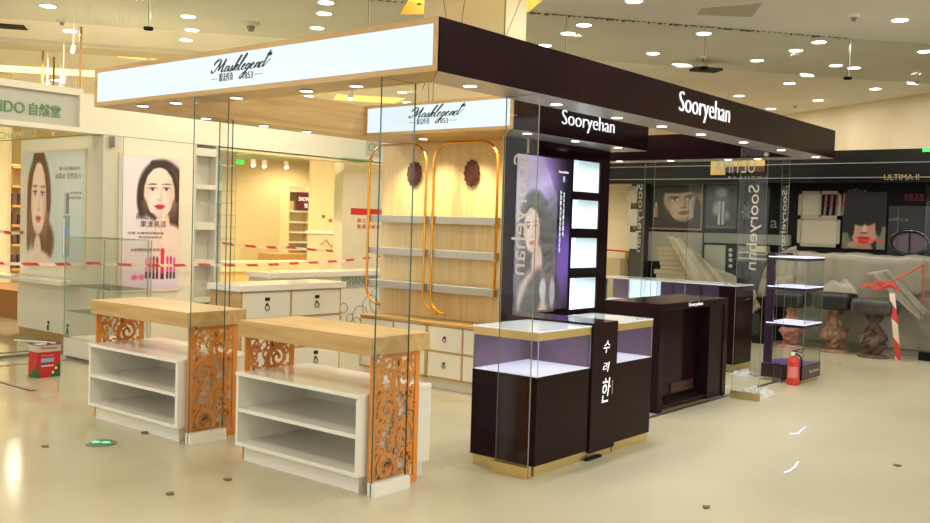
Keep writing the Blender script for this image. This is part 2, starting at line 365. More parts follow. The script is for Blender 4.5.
puck(62,20,'sprinkler on the left ceiling beside a downlight'); puck(703,57,'small fitting left of the wire of the black sign',.8); puck(917,81,'small dark sprinkler near the right edge',.7); puck(251,22.5,'round white pod over the lettering of the light box', 1.6)

# suspension rods and spotlights over the shop on the left
for u, v0, v1, lab in ((43,47,100,'leftmost'), (54,57,100,'middle'), (81,27,101,'longest, right')):
    P = at(u, v0, 'z', CEIL); tag(MB().cyl((P.x,P.y,2.85), (P.x,P.y,CEIL), .018, seg=6).build('suspension_rod', mat('rod_metal', (150,118,66), .5)), f'thin brown suspension rod over the green lettered fascia, {lab} of three', 'rod', 'suspension rods')
def spot(u, v, d, aimv, label, z=3.55):
    P = at(u, v, 'z', z); t = thing('track_spotlight', P, label, 'spotlight', 'white track spotlights')
    a = Vector(aimv).normalized(); MB().cyl(P-a*.09*d, P+a*.08*d, .05*d, seg=12).build('can', WHITEM, t)
    MB().cyl(P+a*.081*d, P+a*.086*d, .045*d, seg=12).build('lens', LEDW, t)
    MB().cyl(P-a*.05*d, (P.x-a.x*.05, P.y-a.y*.05, CEIL), .006, seg=6).build('stem', RIM, t)
spot(73,49,.55,(.4,-.4,-1),'white spotlight hanging alone left of the light box', 3.7)
for i, (u, v) in enumerate(((47,86),(60,89),(71,98),(63,80),(76,96))): spot(u, v, .65, (.7,-.5,-.6), 'white track spotlight above the green lettered fascia, ' + ['leftmost','second from the left','lowest','highest','rightmost'][i], 3.5)
spot(350.5,94.5,1.0,(.3,-.2,-1),'white spotlight seen through the open top of the canopy', 3.7)

# floor trims and marks
tr = MB(); tr.box(-7.40,-7.33,-4,6.6,0,.004); struct(tr.build('trim_5', mat('floor_groove', (120,98,60), .5)))
tr = MB(); tr.box(-6.47,-6.44,-4,1.35,0,.004); struct(tr.build('trim_6', _M['floor_groove']))
tag(bx(-5.55,-4.89,.185,.235,0,.008).build('floor_strip', mat('dark_strip', (96,84,66), .4, .5)), 'dark metal strip lying on the floor at the left edge', 'metal strip')
tr = MB(); tr.box(-.445,-.405,3.3,6.2,0,.005); tr.box(-1.3,-.6,6.50,6.54,0,.005); struct(tr.build('trim_7', mat('dark_groove', (60,46,44), .4)))
tr = MB(); tr.box(-.50,-.45,3.66,4.6,0,.006); struct(tr.build('trim_8', GOLD))
g0 = at(101,443.5,'z',0)
t = thing('floor_exit_light', (g0.x,g0.y,0), 'round green floor exit light sunk in the marble before the shelves', 'floor light')
MB().cyl((g0.x,g0.y,0), (g0.x,g0.y,.006), .105, seg=28).build('rim', mat('grey_rim', (126,122,104), .4, .4), t)
MB().cyl((g0.x,g0.y,.006), (g0.x,g0.y,.009), .078, seg=24).build('lens', mat('green_lens', (60,110,80), .3), t)
ar = MB(); e = Vector((.77,.64,0)); s_ = Vector((-.64,.77,0)); c = Vector((g0.x,g0.y,.009))
for sg in (-1, 1):
    q = [(.0,.022), (.035,.022), (.035,.04), (.062,0), (.035,-.04), (.035,-.022), (.0,-.022), (.012,0)]
    ar.prism([c+e*(sg*(x+.006))+s_*y*.8 for x, y in q], (0,0,.002))
ar.build('arrow', mat('green_glow', (120,255,170), .4, emit=(90,240,150), es=1.2), t)
bits = [(45,447,'near the left edge'), (145,433,'beside the tall plinth of the left shelves'), (171,494,'low in the foreground'), (228,480,'midway before the right shelves'), (253,419,'between the two shelf units'), (706,508,'low before the dark counters'), (897,466,'far right on the dusty floor')]
for u, v, lab in bits:
    P = at(u, v, 'z', 0); a = random.random()*3; k = .028
    pts = [(P.x+k*math.cos(a+i*1.26)*(.6+.7*random.random()), P.y+k*math.sin(a+i*1.26)*(.6+.7*random.random()), 0) for i in range(5)]
    tag(MB().prism(pts, (0,0,.01)).build('debris_chip', mat('debris', (98,92,60), .8)), 'small olive scrap of debris on the floor, ' + lab, 'debris', 'scraps on the floor')
for k, (pts, lab) in enumerate(([[(790,434),(798,434),(802,430),(806,427)], 'white strip lying on the floor, the farther of two'], [[(784,473),(790,471),(795,467),(798,462)], 'curved white strip lying on the floor, the nearer of two'])):  # two thin bluish white strips on the floor
    P = [at(u, v, 'z', .008) for u, v in pts]; tag(MB().tube(P, .009, 6).build('white_strip', mat('strip_white', (235,238,250), .3)), lab, 'plastic tie', 'white strips on the floor')

# ================================================================ THE KIOSK CANOPY
can = thing('kiosk_canopy', (-1.8, 3.2, HB), 'long kiosk canopy, oak with a light box at left and aubergine lacquer at right', 'canopy')
def z2(pts): return [(x, y, HB) for x, y in pts]
hh = (0, 0, HT-HB)
ff = MB().prism(z2([(-A_,.012), (-.012,.012), (-W_,W_), (-A_,W_)]), hh)
ff.box(-A_,0,0,.012,HB,HB+.034).box(-A_,0,0,.012,HT-.034,HT).box(-A_,-A_+.035,0,.012,HB+.034,HT-.034).box(-.036,0,0,.012,HB+.034,HT-.034)
front = ff.build('front_fascia', OAKX, can)
bx(-A_+.035,-.036,.004,.012,HB+.034,HT-.034).build('light_panel', LIGHTBOX, front)
left = MB().prism(z2([(-A_,W_+.001), (-A_+W_,W_+.001), (-A_+W_,3.44), (-A_,3.44)]), hh).build('left_fascia', OAKY, can)
bf = MB().prism(z2([(-A_+W_+.001,D_+.01), (-1.455,D_+.01), (-1.83,3.07), (-1.83,3.44), (-A_+W_+.001,3.44)]), hh)
bx0, bx1 = -A_+W_, -1.447
bf.box(bx0,bx1,D_-.002,D_+.010,HB,HB+.03).box(bx0,bx1,D_-.002,D_+.010,HT-.03,HT).box(bx0,bx0+.032,D_-.002,D_+.010,HB+.03,HT-.03).box(bx1-.032,bx1,D_-.002,D_+.010,HB+.03,HT-.03)
back = bf.build('rear_fascia', OAKX, can)
bx(bx0+.032,bx1-.032,D_+.002,D_+.010,HB+.03,HT-.03).build('light_panel', LIGHTBOX, back)
side = MB().prism(z2([(0,.001), (0,B_), (-W_,B_), (-W_,W_)]), hh).build('side_fascia', DARK, can)
MB().prism([(x, y, HB-.004) for x, y in [(-.004,.01), (-.004,B_-.004), (-W_+.004,B_-.004), (-W_+.004,W_)]], (0,0,.003)).build('soffit_panel', SOFFG, side)
far = MB().prism(z2([(-W_-.001,6.2), (-W_-.001,B_), (-3.3,B_), (-3.3,6.2)]), hh).build('end_fascia', DARK, can)
bx(-3.29,-W_-.002,6.205,B_-.004,HB-.004,HB-.001).build('soffit_panel', SOFFG, far)
sgn = MB().prism(z2([(-1.445,2.664), (-1.445,5.04), (-3.24,5.04), (-3.24,3.445), (-1.83,3.445), (-1.83,3.07)]), hh).build('sign_box', DARK, can)
MB().prism([(x, y, HB-.004) for x, y in [(-1.449,2.67), (-1.449,5.03), (-2.3,5.03), (-2.3,4.94), (-1.826,4.94), (-1.826,3.08)]], (0,0,.003)).build('soffit_panel', SOFFG, sgn)
c0 = None
cd_ = MB(); cd_.cyl((0,0,0), (0,0,-.002), .046, seg=20, m=0); cd_.cyl((0,0,-.002), (0,0,-.003), .040, seg=16, m=1)
def canlight(u, v, par, on=True, warm=False, pw=6):
    global c0
    P = at(u, v, 'z', HB-.004)
    if c0 is None:
        c0 = bpy.data.objects.new('downlight', None); bpy.data.objects.remove(c0)
        m_ = MB(); m_.v = list(cd_.v); m_.f = cd_.f; m_.m = cd_.m
        c0 = m_.build('downlight', [RIM, LED], None); o = c0
        for vv in c0.data.vertices: vv.co.z += c0.location.z
    else: o = c0.copy(); C.objects.link(o)
    o.parent = par; o.location = Vector((P.x, P.y, HB-.0045)) - org(par)
    if on: lamp('canopy_lamp', (P.x, P.y, HB-.03), pw, WARM if warm else COOL, .03, 'SPOT', aim=(P.x, P.y, 0), angle=105, blend=.8)
for u, v in ((143,106),(176,103),(236.5,97.8),(306.5,91),(356.5,86)): canlight(u, v, front, u in (176,306.5), True, 26)
for u, v in ((206,118.5),(264,126),(306.5,131.8)): canlight(u, v, left, u == 264, True, 24)
for u, v in ((470,86),(556.3,104.3),(617,117.7),(661.8,126.3),(701,134.3),(743.6,142.2),(781.3,150),(815.8,157)): canlight(u, v, side, True, False, 40)
for u, v in ((670.6,160.6),(728,159.5),(757.7,159),(619.4,161.2)): canlight(u, v, far, u in (670.6,757.7), False, 24)
for u, v in ((527.3,133.6),(575.4,141.2),(618,147.4)): canlight(u, v, sgn, True, False, 20)
canlight(423.2,139,back,False)
for x in (-3.3,-2.85,-2.4,-2.0): lamp('alcove_lamp', (x, 3.10, HB-.03), 40, (1,.83,.54), .03, 'SPOT', aim=(x, 3.38, 1.0), angle=95, blend=.9)
# lettering on the canopy
BLK = mat('black_print', (18,18,20), .5); GREYP = mat('grey_print', (120,124,128), .5)
LETW = mat('white_letter', (250,250,250), .4, emit=(235,242,255), es=.6)
FR, FU = (1,0,0), (0,0,1)
def script_logo(par, x0, y, z0, wid, px=.001):
    """flowing pen-drawn word, thick and thin strokes, over a small line of type"""
    s = wid/10.6; b = MB(); O = Vector((x0, y, z0)); th = .003
    G = {  # strokes in letter units, x advances 1 per letter
     'M': [[(-1.3,.5),(-1.2,.15),(-.8,.1),(-.45,.7),(-.2,1.5),(-.1,2.0)], [(-.1,2.0),(0,1.2),(.12,.3)], [(.12,.3),(.5,1.2),(.85,2.1)], [(.85,2.1),(.8,1.2),(.8,.2),(1.0,.1),(1.2,.3)], [(-.1,2.0),(-.6,2.1),(-1.1,1.7),(-1.2,1.3)]],
     'a': [[(.75,.75),(.45,.9),(.15,.55),(.15,.15),(.4,.05),(.7,.4),(.8,.85)], [(.8,.85),(.7,.3),(.8,.05),(1.0,.2)]],
     's': [[(0,.2),(.35,.6),(.55,.95)], [(.55,.95),(.6,.5),(.55,.15),(.25,.02),(.1,.2)], [(.5,.08),(.8,.12),(1.0,.3)]],
     'k': [[(.0,.2),(.45,1.0),(.85,2.1),(.75,2.4),(.55,2.1),(.3,1.0),(.2,0)], [(.25,.4),(.6,.95),(.8,.85),(.6,.55),(.35,.5)], [(.4,.5),(.6,.1),(.8,.05),(1.0,.25)]],
     'l': [[(.0,.2),(.5,1.0),(.95,2.2),(.85,2.55),(.65,2.2),(.35,1.0),(.3,.2),(.5,.02),(.9,.3)]],
     'e': [[(.1,.35),(.5,.5),(.65,.8),(.5,.95),(.25,.7),(.2,.25),(.4,.03),(.7,.1),(1.0,.35)]],
     'g': [[(.75,.8),(.45,.9),(.15,.55),(.2,.15),(.45,.1),(.75,.55),(.8,.85)], [(.8,.85),(.55,.0),(.2,-.9),(-.15,-1.35),(-.4,-1.2),(-.2,-.7),(.5,-.1),(1.0,.3)]],
     'n': [[(.05,.2),(.25,.7),(.35,.9),(.3,.5),(.2,.05)], [(.2,.05),(.4,.6),(.7,.92),(.8,.7),(.7,.2),(.85,.05),(1.05,.25)]],
     'd': [[(.75,.8),(.45,.9),(.15,.55),(.15,.15),(.4,.05),(.75,.5),(.95,1.4),(1.15,2.5)], [(1.15,2.5),(.9,1.3),(.8,.4),(.85,.08),(1.1,.3),(1.5,1.0),(1.8,1.15)]]}
    def smooth(pts):
        out = []; n = len(pts)
        for i in range(n-1):
            p0 = pts[max(i-1,0)]; p1 = pts[i]; p2 = pts[i+1]; p3 = pts[min(i+2,n-1)]
            for k in range(5):
                t = k/5; out.append(tuple(.5*((2*p1[c])+(-p0[c]+p2[c])*t+(2*p0[c]-5*p1[c]+4*p2[c]-p3[c])*t*t+(-p0[c]+3*p1[c]-3*p2[c]+p3[c])*t**3) for c in (0,1)))
        return out+[pts[-1]]
    x = 1.1
    for ch in 'Masklegend':
        for st in G[ch]:
            q = smooth(st); P = [((x+a+.50*h)*s, h*s*.74) for a, h in q]
            wd = []
            for i in range(len(q)):
                dy = q[min(i+1,len(q)-1)][1]-q[max(i-1,0)][1]; wd.append(s*(.07+(.12 if dy < -.04 else .0)+(.05 if ch == 'M' else 0)))
            b.ribbon(P, wd, O, Vector((1,0,0)), Vector((0,0,1)), Vector((0,-1,0)), th)
        x += {'M': 1.3, 'k': .86, 'l': .72, 's': .78, 'e': .82, 'g': .86, 'n': .88, 'a': .86, 'd': 1}[ch]
    for k in range(3): b.ribbon([((x+.75+k*.28)*s, 1.25*s), ((x+1.0+k*.28)*s, 1.6*s)], [.2*s,.16*s], O, Vector((1,0,0)), Vector((0,0,1)), Vector((0,-1,0)), th)
    b.build('script_lettering', BLK, par, fix=False)
    zb = z0-1.12*s
    lettering('膜法传奇', par, BLK, (x0+1.6*s, y-.0005, zb), FR, FU, 2.7*s, 1.0*s, th)
    lettering('1853', par, BLK, (x0+6.2*s, y-.0005, zb), FR, FU, 1.9*s, .8*s, th)
    MB().box(x0-.1*s, x0+1.35*s, y-.003, y, zb+.35*s, zb+.42*s).box(x0+8.35*s, x0+9.9*s, y-.003, y, zb+.35*s, zb+.42*s).build('rule_line', GREYP, par)
script_logo(front, -2.045, .0035, 2.583, .585)
script_logo(back, -2.655, D_+.0015, 2.59, .62)
lettering('Sooryehan', side, LETW, (.0, 2.86, 2.492), (0,1,0), FU, .93, .205, .010, bold=-.018)
lettering('Sooryehan', sgn, LETW, (-1.445, 3.40, 2.515), (0,1,0), FU, .93, .175, .010, bold=-.018)

# ================================================================ OAK COUNTERS WITH FRETWORK ENDS, WHITE SHELF UNITS
def spiral(cx, cy, R, a0, turns, sg, w0, w1=.008, n=34, r1=.16):
    pts, wd = [], []
    for i in range(n+1):
        t = i/n; r = R*(1-t*(1-r1)); a = a0+sg*turns*2*math.pi*t
        pts.append((cx+r*math.cos(a), cy+r*math.sin(a))); wd.append(w0*(1-t)+w1*t)
    return pts, wd
def bez(p0, p1, p2, p3, w0, w1, n=14):
    pts, wd = [], []
    for i in range(n+1):
        t = i/n; m_ = 1-t
        pts.append(tuple(m_**3*p0[k]+3*m_*m_*t*p1[k]+3*m_*t*t*p2[k]+t**3*p3[k] for k in (0,1))); wd.append(w0*(1-t)+w1*t)
    return pts, wd
def fretboard(parent, x, y0, y1, z0, z1, th=.014):
    """one board, its border and scrolls cut from the same wood"""
    b = MB(); W = y1-y0; Hh = z1-z0; O = Vector((x, y0, z0)); S = Vector((0,1,0)); T = Vector((0,0,1)); Nn = Vector((1,0,0)); fr = .045
    b.box(x,x+th,y0,y0+fr,z0,z1).box(x,x+th,y1-fr*.8,y1,z0,z1).box(x,x+th,y0+fr,y1-fr*.8,z0,z0+.05).box(x,x+th,y0+fr,y1-fr*.8,z1-.03,z1)
    R = .085; rows = [.13, .30, .47, .64]
    L_ = []
    stem = []
    for i, zz in enumerate(rows):
        zz = zz*Hh/.8; left = i % 2 == 0; cx = W*.34 if left else W*.66; sg = 1 if left else -1
        L_.append(spiral(cx, zz, R*1.05, (-.5 if left else math.pi+.5), 1.55, sg, .036, .016))
        px, pz = L_[-1][0][-1]; L_.append(([(px-.012,pz),(px+.012,pz)], [.026,.026]))
        ox = W*.80 if left else W*.20
        L_.append(spiral(ox, zz+.045, R*.5, (math.pi if left else 0), 1.25, -sg, .025, .014))
        L_.append(spiral(ox+(-.01 if left else .01), zz-.055, R*.42, (math.pi*.9 if left else .1), 1.15, sg, .024, .014))
        L_.append(bez((W*.5, zz-.06), (W*.5+.05*sg, zz), (W*.5-.05*sg, zz+.06), (W*.5, zz+.13), .036, .030))
        wx = W*.12 if left else W*.88
        L_.append(bez((cx, zz+R*.9), (cx, zz+R*1.3), (wx, zz+R*1.1), (wx, zz+R*.3), .030, .016))
        L_.append(bez((cx, zz-R*.9), (cx-.02*sg, zz-R*1.2), (wx, zz-R*1.2), (wx, zz-R*.5), .028, .016))
        L_.append(bez((ox, zz+.09), (ox+.01*sg, zz+.11), (ox+.03*sg, zz+.10), (ox+.04*sg, zz+.06), .02, .01, 8))
        for q in range(3): L_.append(bez((ox, zz-.02), (ox+.02*sg, zz-.01+q*.02), (ox+.035*sg, zz+q*.025-.02), (ox+.05*sg, zz-.03+q*.03), .018, .009, 6))
    L_.append(spiral(W*.5, Hh*.93, R*.62, -1.2, 1.2, 1, .022, .01)); L_.append(spiral(W*.24, Hh*.93, R*.4, 0, 1.2, -1, .018, .01)); L_.append(spiral(W*.78, Hh*.93, R*.38, 3, 1.2, 1, .018, .01))
    rr_ = random.Random(11)
    for jz in range(11):
        for jy in range(4):
            cy = W*(.20+.20*jy)+rr_.uniform(-.012,.012); cz = .085+jz*(Hh-.15)/10+rr_.uniform(-.015,.015); a0 = rr_.random()*6.28
            L_.append(spiral(cy, cz, .030+.008*rr_.random(), a0, .72, 1 if (jy+jz) % 2 else -1, .017, .009, 10, .3))
    lim = (fr*.5, W-fr*.4, .03, Hh-.01)
    for kk, (pts, wd) in enumerate(L_):
        pts = [(min(max(a, lim[0]), lim[1]), min(max(c, lim[2]), lim[3])) for a, c in pts]
        dd = .0012+(kk % 13)*.00035; b.ribbon(pts, wd, O+Nn*dd, S, T, Nn, th-2*dd)
    return b.build('scroll_panel', TERRA, parent)
def oak_counter(x0, x1, label):
    t = thing('oak_counter', ((x0+x1)/2, .25, 0), label, 'counter', 'oak topped counters')
    bx(x0, x1, 0, .509, .822, .930).build('worktop', OAKX, t, bevel=.002)
    fretboard(t, x1-.040, .03, .45, 0, .822)
    fretboard(t, x0+.02, .03, .45, 0, .822)
    return t
oak_counter(-1.682, -.443, 'oak topped counter with fretwork ends, the nearer one, beside the aubergine cabinets')
oak_counter(-3.560, -2.262, 'oak topped counter with terracotta fretwork ends, the farther one beside the glass showcase')
bpy.data.objects  # keep
def shelf_unit(x0, x1, y0, label):
    y1 = y0+.63; t = thing('shelf_unit', ((x0+x1)/2, (y0+y1)/2, 0), label, 'shelf unit', 'low white shelf units')
    th = .022
    bx(x0-.004, x1+.004, y0-.008, y1, .566, .590).build('top', WHITE, t, bevel=.002)
    bx(x0, x0+th, y0, y1, .10, .566).build('side_panel', WHITE, t); bx(x1-th-.008, x1, y0, y1, .10, .566).build('side_panel', WHITE, t)
    bx(x0+th, x1-th-.008, y0, y1, .10, .125).build('bottom', WHITE, t)
    bx(x0+th, x1-th-.008, y0+.004, y1-.004, .326, .350).build('shelf', WHITE, t)
    b = MB()   # divider wall with the opening at its upper right corner and behind
    b.box(x0+th, x0+.80, y1-.02, y1, .125, .326).box(x0+th, x0+.80, y1-.02, y1, .350, .566)
    b.build('back_panel', WHITE, t)
    bx(x0+.05, x1-.03, y0+.035, y1-.03, 0, .10).build('plinth', WHITE, t)
    return t
shelf_unit(-1.666, -.505, -.026, 'low white open shelf unit under the nearer oak counter')
shelf_unit(-3.530, -2.330, -.026, 'low white open shelf unit under the farther oak counter')

def pane_box(t, x0, x1, y0, y1, z0, z1, edge=None, name='pane'):
    return MB().box(x0, x1, y0, y1, z0, z1, 0, em=1).build(name, [GLASS, edge or EDGE], t)
for x, lab in ((-.441, 'at the right end of the nearer oak counter'), (-2.256, 'at the right end of the farther oak counter')):
    t = thing('glass_partition', (x, .16, 0), 'tall glass partition in a white foot channel, ' + lab, 'glass partition', 'glass partitions')
    pane_box(t, x+.004, x+.016, .012, .30, .012, HB-.002)
    b = MB(); b.box(x-.015, x+.003, .005, .31, 0, .075).box(x+.017, x+.045, .005, .31, 0, .075); b.build('foot_channel', WHITE, t)
    MB().cyl((x-.004, .05, .822), (x+.024, .05, .822), .012, seg=10).build('clamp', CHROME, t)
t = thing('glass_partition', (-3.43, 1.16, 0), 'tall glass partition behind the farther oak counter, under the oak canopy edge', 'glass partition', 'glass partitions')
pane_box(t, -3.52, -3.335, 1.150, 1.162, .012, HB-.002); bx(-3.53, -3.325, 1.14, 1.172, 0, .05).build('foot_channel', WHITE, t)
t = thing('glass_partition', (-.14, .985, 0), 'tall glass partition with reversed lettering in a gold foot channel, before the aubergine showcase', 'glass partition', 'glass partitions')
pane_box(t, -.262, -.004, .980, .992, .012, HB-.006, EDGEP)
b = MB(); b.box(-.285, -.002, .965, .979, 0, .075).box(-.285, -.002, .993, 1.02, 0, .075); b.build('foot_channel', GOLD, t)
def decal(t, y, u0, u1, v0, v1, m=SILV):
    """reversed lettering down a glass pane that faces the front"""
    a = at(u0, (v0+v1)/2, 'y', y); c = at(u1, (v0+v1)/2, 'y', y); z1 = at((u0+u1)/2, v0, 'y', y).z; z0 = at((u0+u1)/2, v1, 'y', y).z
    lettering('Sooryehan', t, m, (c.x, y, z1), (0,0,-1), (-1,0,0), z1-z0, c.x-a.x, .002)
decal(t, .978, 512, 531, 154, 275)

# ================================================================ DRAWER UNITS AND THE OAK WALL DISPLAY
def ring(b, c, n, r=.020):
    """hanging ring pull on a face with outward normal n ('x' or '-y')"""
    c = Vector(c); N_ = Vector((1,0,0)) if n == 'x' else Vector((0,-1,0)); S = Vector((0,1,0)) if n == 'x' else Vector((1,0,0))
    b.cyl(c, c+N_*.008, .013, seg=12); pts = [c+N_*.010+S*(r*math.sin(a))+Vector((0,0,-r+r*math.cos(a)-.004)) for a in [2*math.pi*i/16 for i in range(17)]]
    b.tube(pts, .0035, 6)
BRZ = mat('dark_bronze', (58,42,24), .35, .6)
t = thing('drawer_cabinet', (-2.75, 3.23, 0), 'long low white drawer cabinet with oak rails under the oak wall display', 'drawer cabinet')
x0, x1, y0, y1 = -3.64, -1.85, 3.05, 3.40
bx(x0+.02, x1-.02, y0+.05, y1-.02, 0, .10).build('plinth', WHITE, t)
b = MB(); b.box(x0, x1, y0+.02, y1, .10, .625); b.box(x0, x1, y0, y0+.02, .10, .118).box(x0, x1, y0, y0+.02, .360, .374).box(x0, x1, y0, y0+.02, .61, .625)
cols = [x0+.0, -3.171, -2.715, -2.261, x1]
for i, xx in enumerate(cols): w2 = .016 if i == 2 else .007; b.box(max(xx-w2, x0), min(xx+w2, x1), y0, y0+.02, .10, .625)
b.build('carcass', OAKX, t)
bx(x0, x1, y0-.006, y1, .625, .645).build('top', OAKX, t)
for i in range(4):
    for z0, z1 in ((.122,.356), (.378,.606)):
        a, c = cols[i]+.012, cols[i+1]-.012
        if i == 1: c -= .01
        if i == 2: a += .01
        dr = bx(a, c, y0+.002, y0+.018, z0, z1).build('drawer', WHITEM, t)
        hb = MB(); ring(hb, ((a+c)/2, y0+.002, (z0+z1)/2+.02), '-y'); hb.build('ring_pull', BRZ, dr)
t = thing('drawer_cabinet', (-3.75, 2.05, 0), 'white slab topped drawer cabinet with oak side, behind the farther oak counter', 'drawer cabinet')
x0, x1, y0, y1 = -3.98, -3.51, 1.42, 2.64
bx(x0, x1+.02, y0-.04, y1+.05, .945, 1.0).build('top', WHITE, t, bevel=.002)
bx(x0+.05, x1-.04, y0+.02, y1-.02, 0, .10).build('plinth', WHITE, t)
b = MB(); b.box(x0, x1-.02, y0, y1, .10, .945)
for zz in (.10, .385, .675, .93): b.box(x1-.02, x1, y0, y1, zz, zz+.014)
ys = [y0+.0, 2.0, y1]
for yy in ys: b.box(x1-.02, x1, max(yy-.009, y0), min(yy+.009, y1), .10, .945)
b.build('carcass', OAKX, t)
for i in range(2):
    for z0, z1 in ((.118,.381), (.403,.671), (.693,.926)):
        dr = bx(x1-.018, x1-.002, ys[i]+.012, ys[i+1]-.012, z0, z1).build('drawer', WHITEM, t)
        hb = MB(); yc = (ys[i]+ys[i+1])/2; hb.box(x1-.002, x1+.008, yc-.022, yc+.028, z1-.075, z1-.045); ring(hb, (x1-.002, yc, z1-.11), 'x', .026); hb.build('ring_pull', BRZ, dr)

t = thing('oak_wall_display', (-2.8, 3.3, .646), 'oak wall display with gold tube arches and grey lit ledges, under the rear light box', 'wall display')
bb = MB(); bx(-3.72, -1.83, 3.402, 3.44, .646, HB-.002).build('backboard', OAKZ, t)
bx(-1.865, -1.832, 3.075, 3.40, .646, HB-.002).build('side_panel', OAKZ, t)
LEDGE = mat('ledge_grey', (168,164,154), .35, .2)
for z0, z1 in ((1.612,1.680), (1.278,1.345), (.932,1.000)):
    for a, c in ((-3.70,-2.90), (-2.86,-1.99)):
        lg = bx(a, c, 3.20, 3.401, z0, z1).build('ledge', LEDGE, t)
        bx(a+.004, c-.004, 3.205, 3.400, z1, z1+.006).build('white_top', WHITE, lg)
    bx(-2.899, -2.861, 3.24, 3.401, z0+.01, z1-.004).build('ledge', LEDGE, t)
def arch(xl, xr, bl, br, zt=2.405, r=.20):
    y = 3.185; P = []
    if bl: P += [(xl+.20, y, bl-.02)]+[(xl+.20-.20*math.sin(a)*1.0, y, bl+.16-.18*math.cos(a)) for a in [i*math.pi/16 for i in range(1, 9)]]
    else: P += [(xl, y, .93)]
    P += [(xl+r-r*math.cos(a), y, zt-r+r*math.sin(a)) for a in [i*math.pi/20 for i in range(11)]]
    P += [(xr-r+r*math.sin(a), y, zt-r+r*math.cos(a)) for a in [i*math.pi/20 for i in range(11)]]
    if br: P += [(xr+.20-.20*math.cos(a), y, br+.16-.18*math.sin(a)) for a in [i*math.pi/16 for i in range(0, 9)]]
    else: P += [(xr, y, .93)]
    return MB().tube(P, .013, 10).build('gold_tube', GOLDT, t, smooth=True)
arch(-3.70, -2.90, .77, .74); arch(-2.80, -2.00, .74, None)
MEDM = mat('dark_medallion', (60,20,16), .6)
for xx in (-3.245, -2.475):
    b = MB(); zc = 2.118; pts = []
    for k in range(48):
        a = 2*math.pi*k/48; rr = 1+.07*math.cos(12*a); pts.append((xx+.092*rr*math.cos(a), 3.372, zc+.128*rr*math.sin(a)))
    b.prism(pts, (0,.012,0)); md = b.build('medallion', MEDM, t)
    b = MB()
    for rr, zz in ((.075,.105), (.050,.072), (.024,.036)):
        b.tube([(xx+rr*math.cos(a), 3.369, zc+zz*math.sin(a)) for a in [2*math.pi*i/24 for i in range(25)]], .005, 6)
    for k in range(12):
        a = 2*math.pi*k/12; b.tube([(xx+.024*math.cos(a), 3.369, zc+.036*math.sin(a)), (xx+.083*math.cos(a+.2), 3.369, zc+.115*math.sin(a+.2))], .004, 5)
    b.cyl((xx,3.384,zc), (xx,3.402,zc), .02, seg=10)
    b.build('lacework', mat('medallion_relief', (86,34,26), .5), md)

# ================================================================ AUBERGINE TOWER WITH LIT NICHES
TX = -1.83
t = thing('niche_tower', (-2.3, 4.2, 0), 'aubergine display tower with four lit niches and a tall poster, under the inner sign box', 'display tower')
b = MB(); NY0, NY1 = 4.225, 4.745; NZ = [(1.983,2.298), (1.606,1.898), (1.200,1.508), (.775,1.096)]
PY0, PY1 = 3.235, 4.15
b.box(TX-.02,TX,3.07,NY0,0,HB-.006).box(TX-.02,TX,NY1,4.93,0,HB-.006)
zz = [0]+[v for pr in NZ[::-1] for v in pr]+[HB-.006]
for i in range(0, len(zz), 2): b.box(TX-.02,TX,NY0,NY1,zz[i],zz[i+1])
b.box(-3.24,TX-.02,4.91,4.93,0,HB-.006).box(-2.2,TX-.02,3.445,3.46,0,HB-.006).box(-3.24,-3.22,3.46,4.91,0,HB-.006)
b.build('casing', DARK, t)
NIW = mat('niche_white', (232,238,240), .4); NIL = mat('niche_backlight', (235,245,250), .3, emit=(216,240,250), es=.85)
for z0, z1 in NZ:
    b = MB(); d_ = .26; x_ = TX-.02
    b.box(x_-d_,x_,NY0-.01,NY0,z0-.01,z1+.01).box(x_-d_,x_,NY1,NY1+.01,z0-.01,z1+.01).box(x_-d_,x_,NY0,NY1,z0-.012,z0).box(x_-d_,x_,NY0,NY1,z1,z1+.012)
    nb = b.build('niche', NIW, t); bx(x_-d_-.01,x_-d_,NY0,NY1,z0,z1).build('backlight', NIL, nb)
    lamp('niche_lamp', (TX-.10, (NY0+NY1)/2, z1-.02), 1.3, (.86,.95,1), .12)

# ================================================================ AUBERGINE SHOWCASES
PURP = mat('plum_lining', (108,84,106), .35)
DECK = mat('lit_white_deck', (240,240,248), .25, emit=(230,232,255), es=.5)
TOPW = mat('white_glass_top', (226,232,234), .08, coat=.5)
def showcase(x0, x1, y0, y1, label, backx=None):
    t = thing('glass_showcase_counter', ((x0+x1)/2, (y0+y1)/2, 0), label, 'showcase', 'aubergine glass showcases')
    bx(x0+.02, x1-.012, y0+.012, y1, 0, .066).build('plinth', GOLD, t)
    bx(x0, x1, y0, y1, .066, .640).build('cabinet_body', DARK, t, bevel=.002)
    bx(x0+.012, x1-.012, y0+.012, y1-.002, .640, .648).build('deck', DECK, t)
    g = MB(); e = .008
    g.box(x0+.002,x1-.002,y0+.002,y0+.002+e,.640,.875,0,em=1).box(x1-.002-e,x1-.002,y0+.002+e,y1,.640,.875,0,em=1)
    g.build('glass_case', [GLASS, mat('glass_edge_lilac', (176,178,200), .2)], t)
    MB().box(x0+.002, x0+.014, y0+.011, y1-.012, .648, .875).box(x0+.002, x1-.012, y1-.012, y1-.001, .648, .875).build('lining', PURP, t)
    bx(x0, x1, y0, y1, .875, .925).build('gold_band', GOLD, t)
    bx(x0-.003, x1+.003, y0-.003, y1, .925, .936).build('glass_top', TOPW, t, bevel=.002)
    bx(x0+.10, x1-.05, y0+.08, y1-.05, .868, .875).build('light_strip', mat('case_led', (240,240,255), .4, emit=(226,224,255), es=1.0), t)
    return t
showcase(-.532, 0, 1.053, 1.69, 'aubergine showcase counter with gold band, nearest the reversed glass lettering')
showcase(-.532, 0, 2.032, 2.572, 'aubergine showcase counter between the lettered pylon and the reception desk')
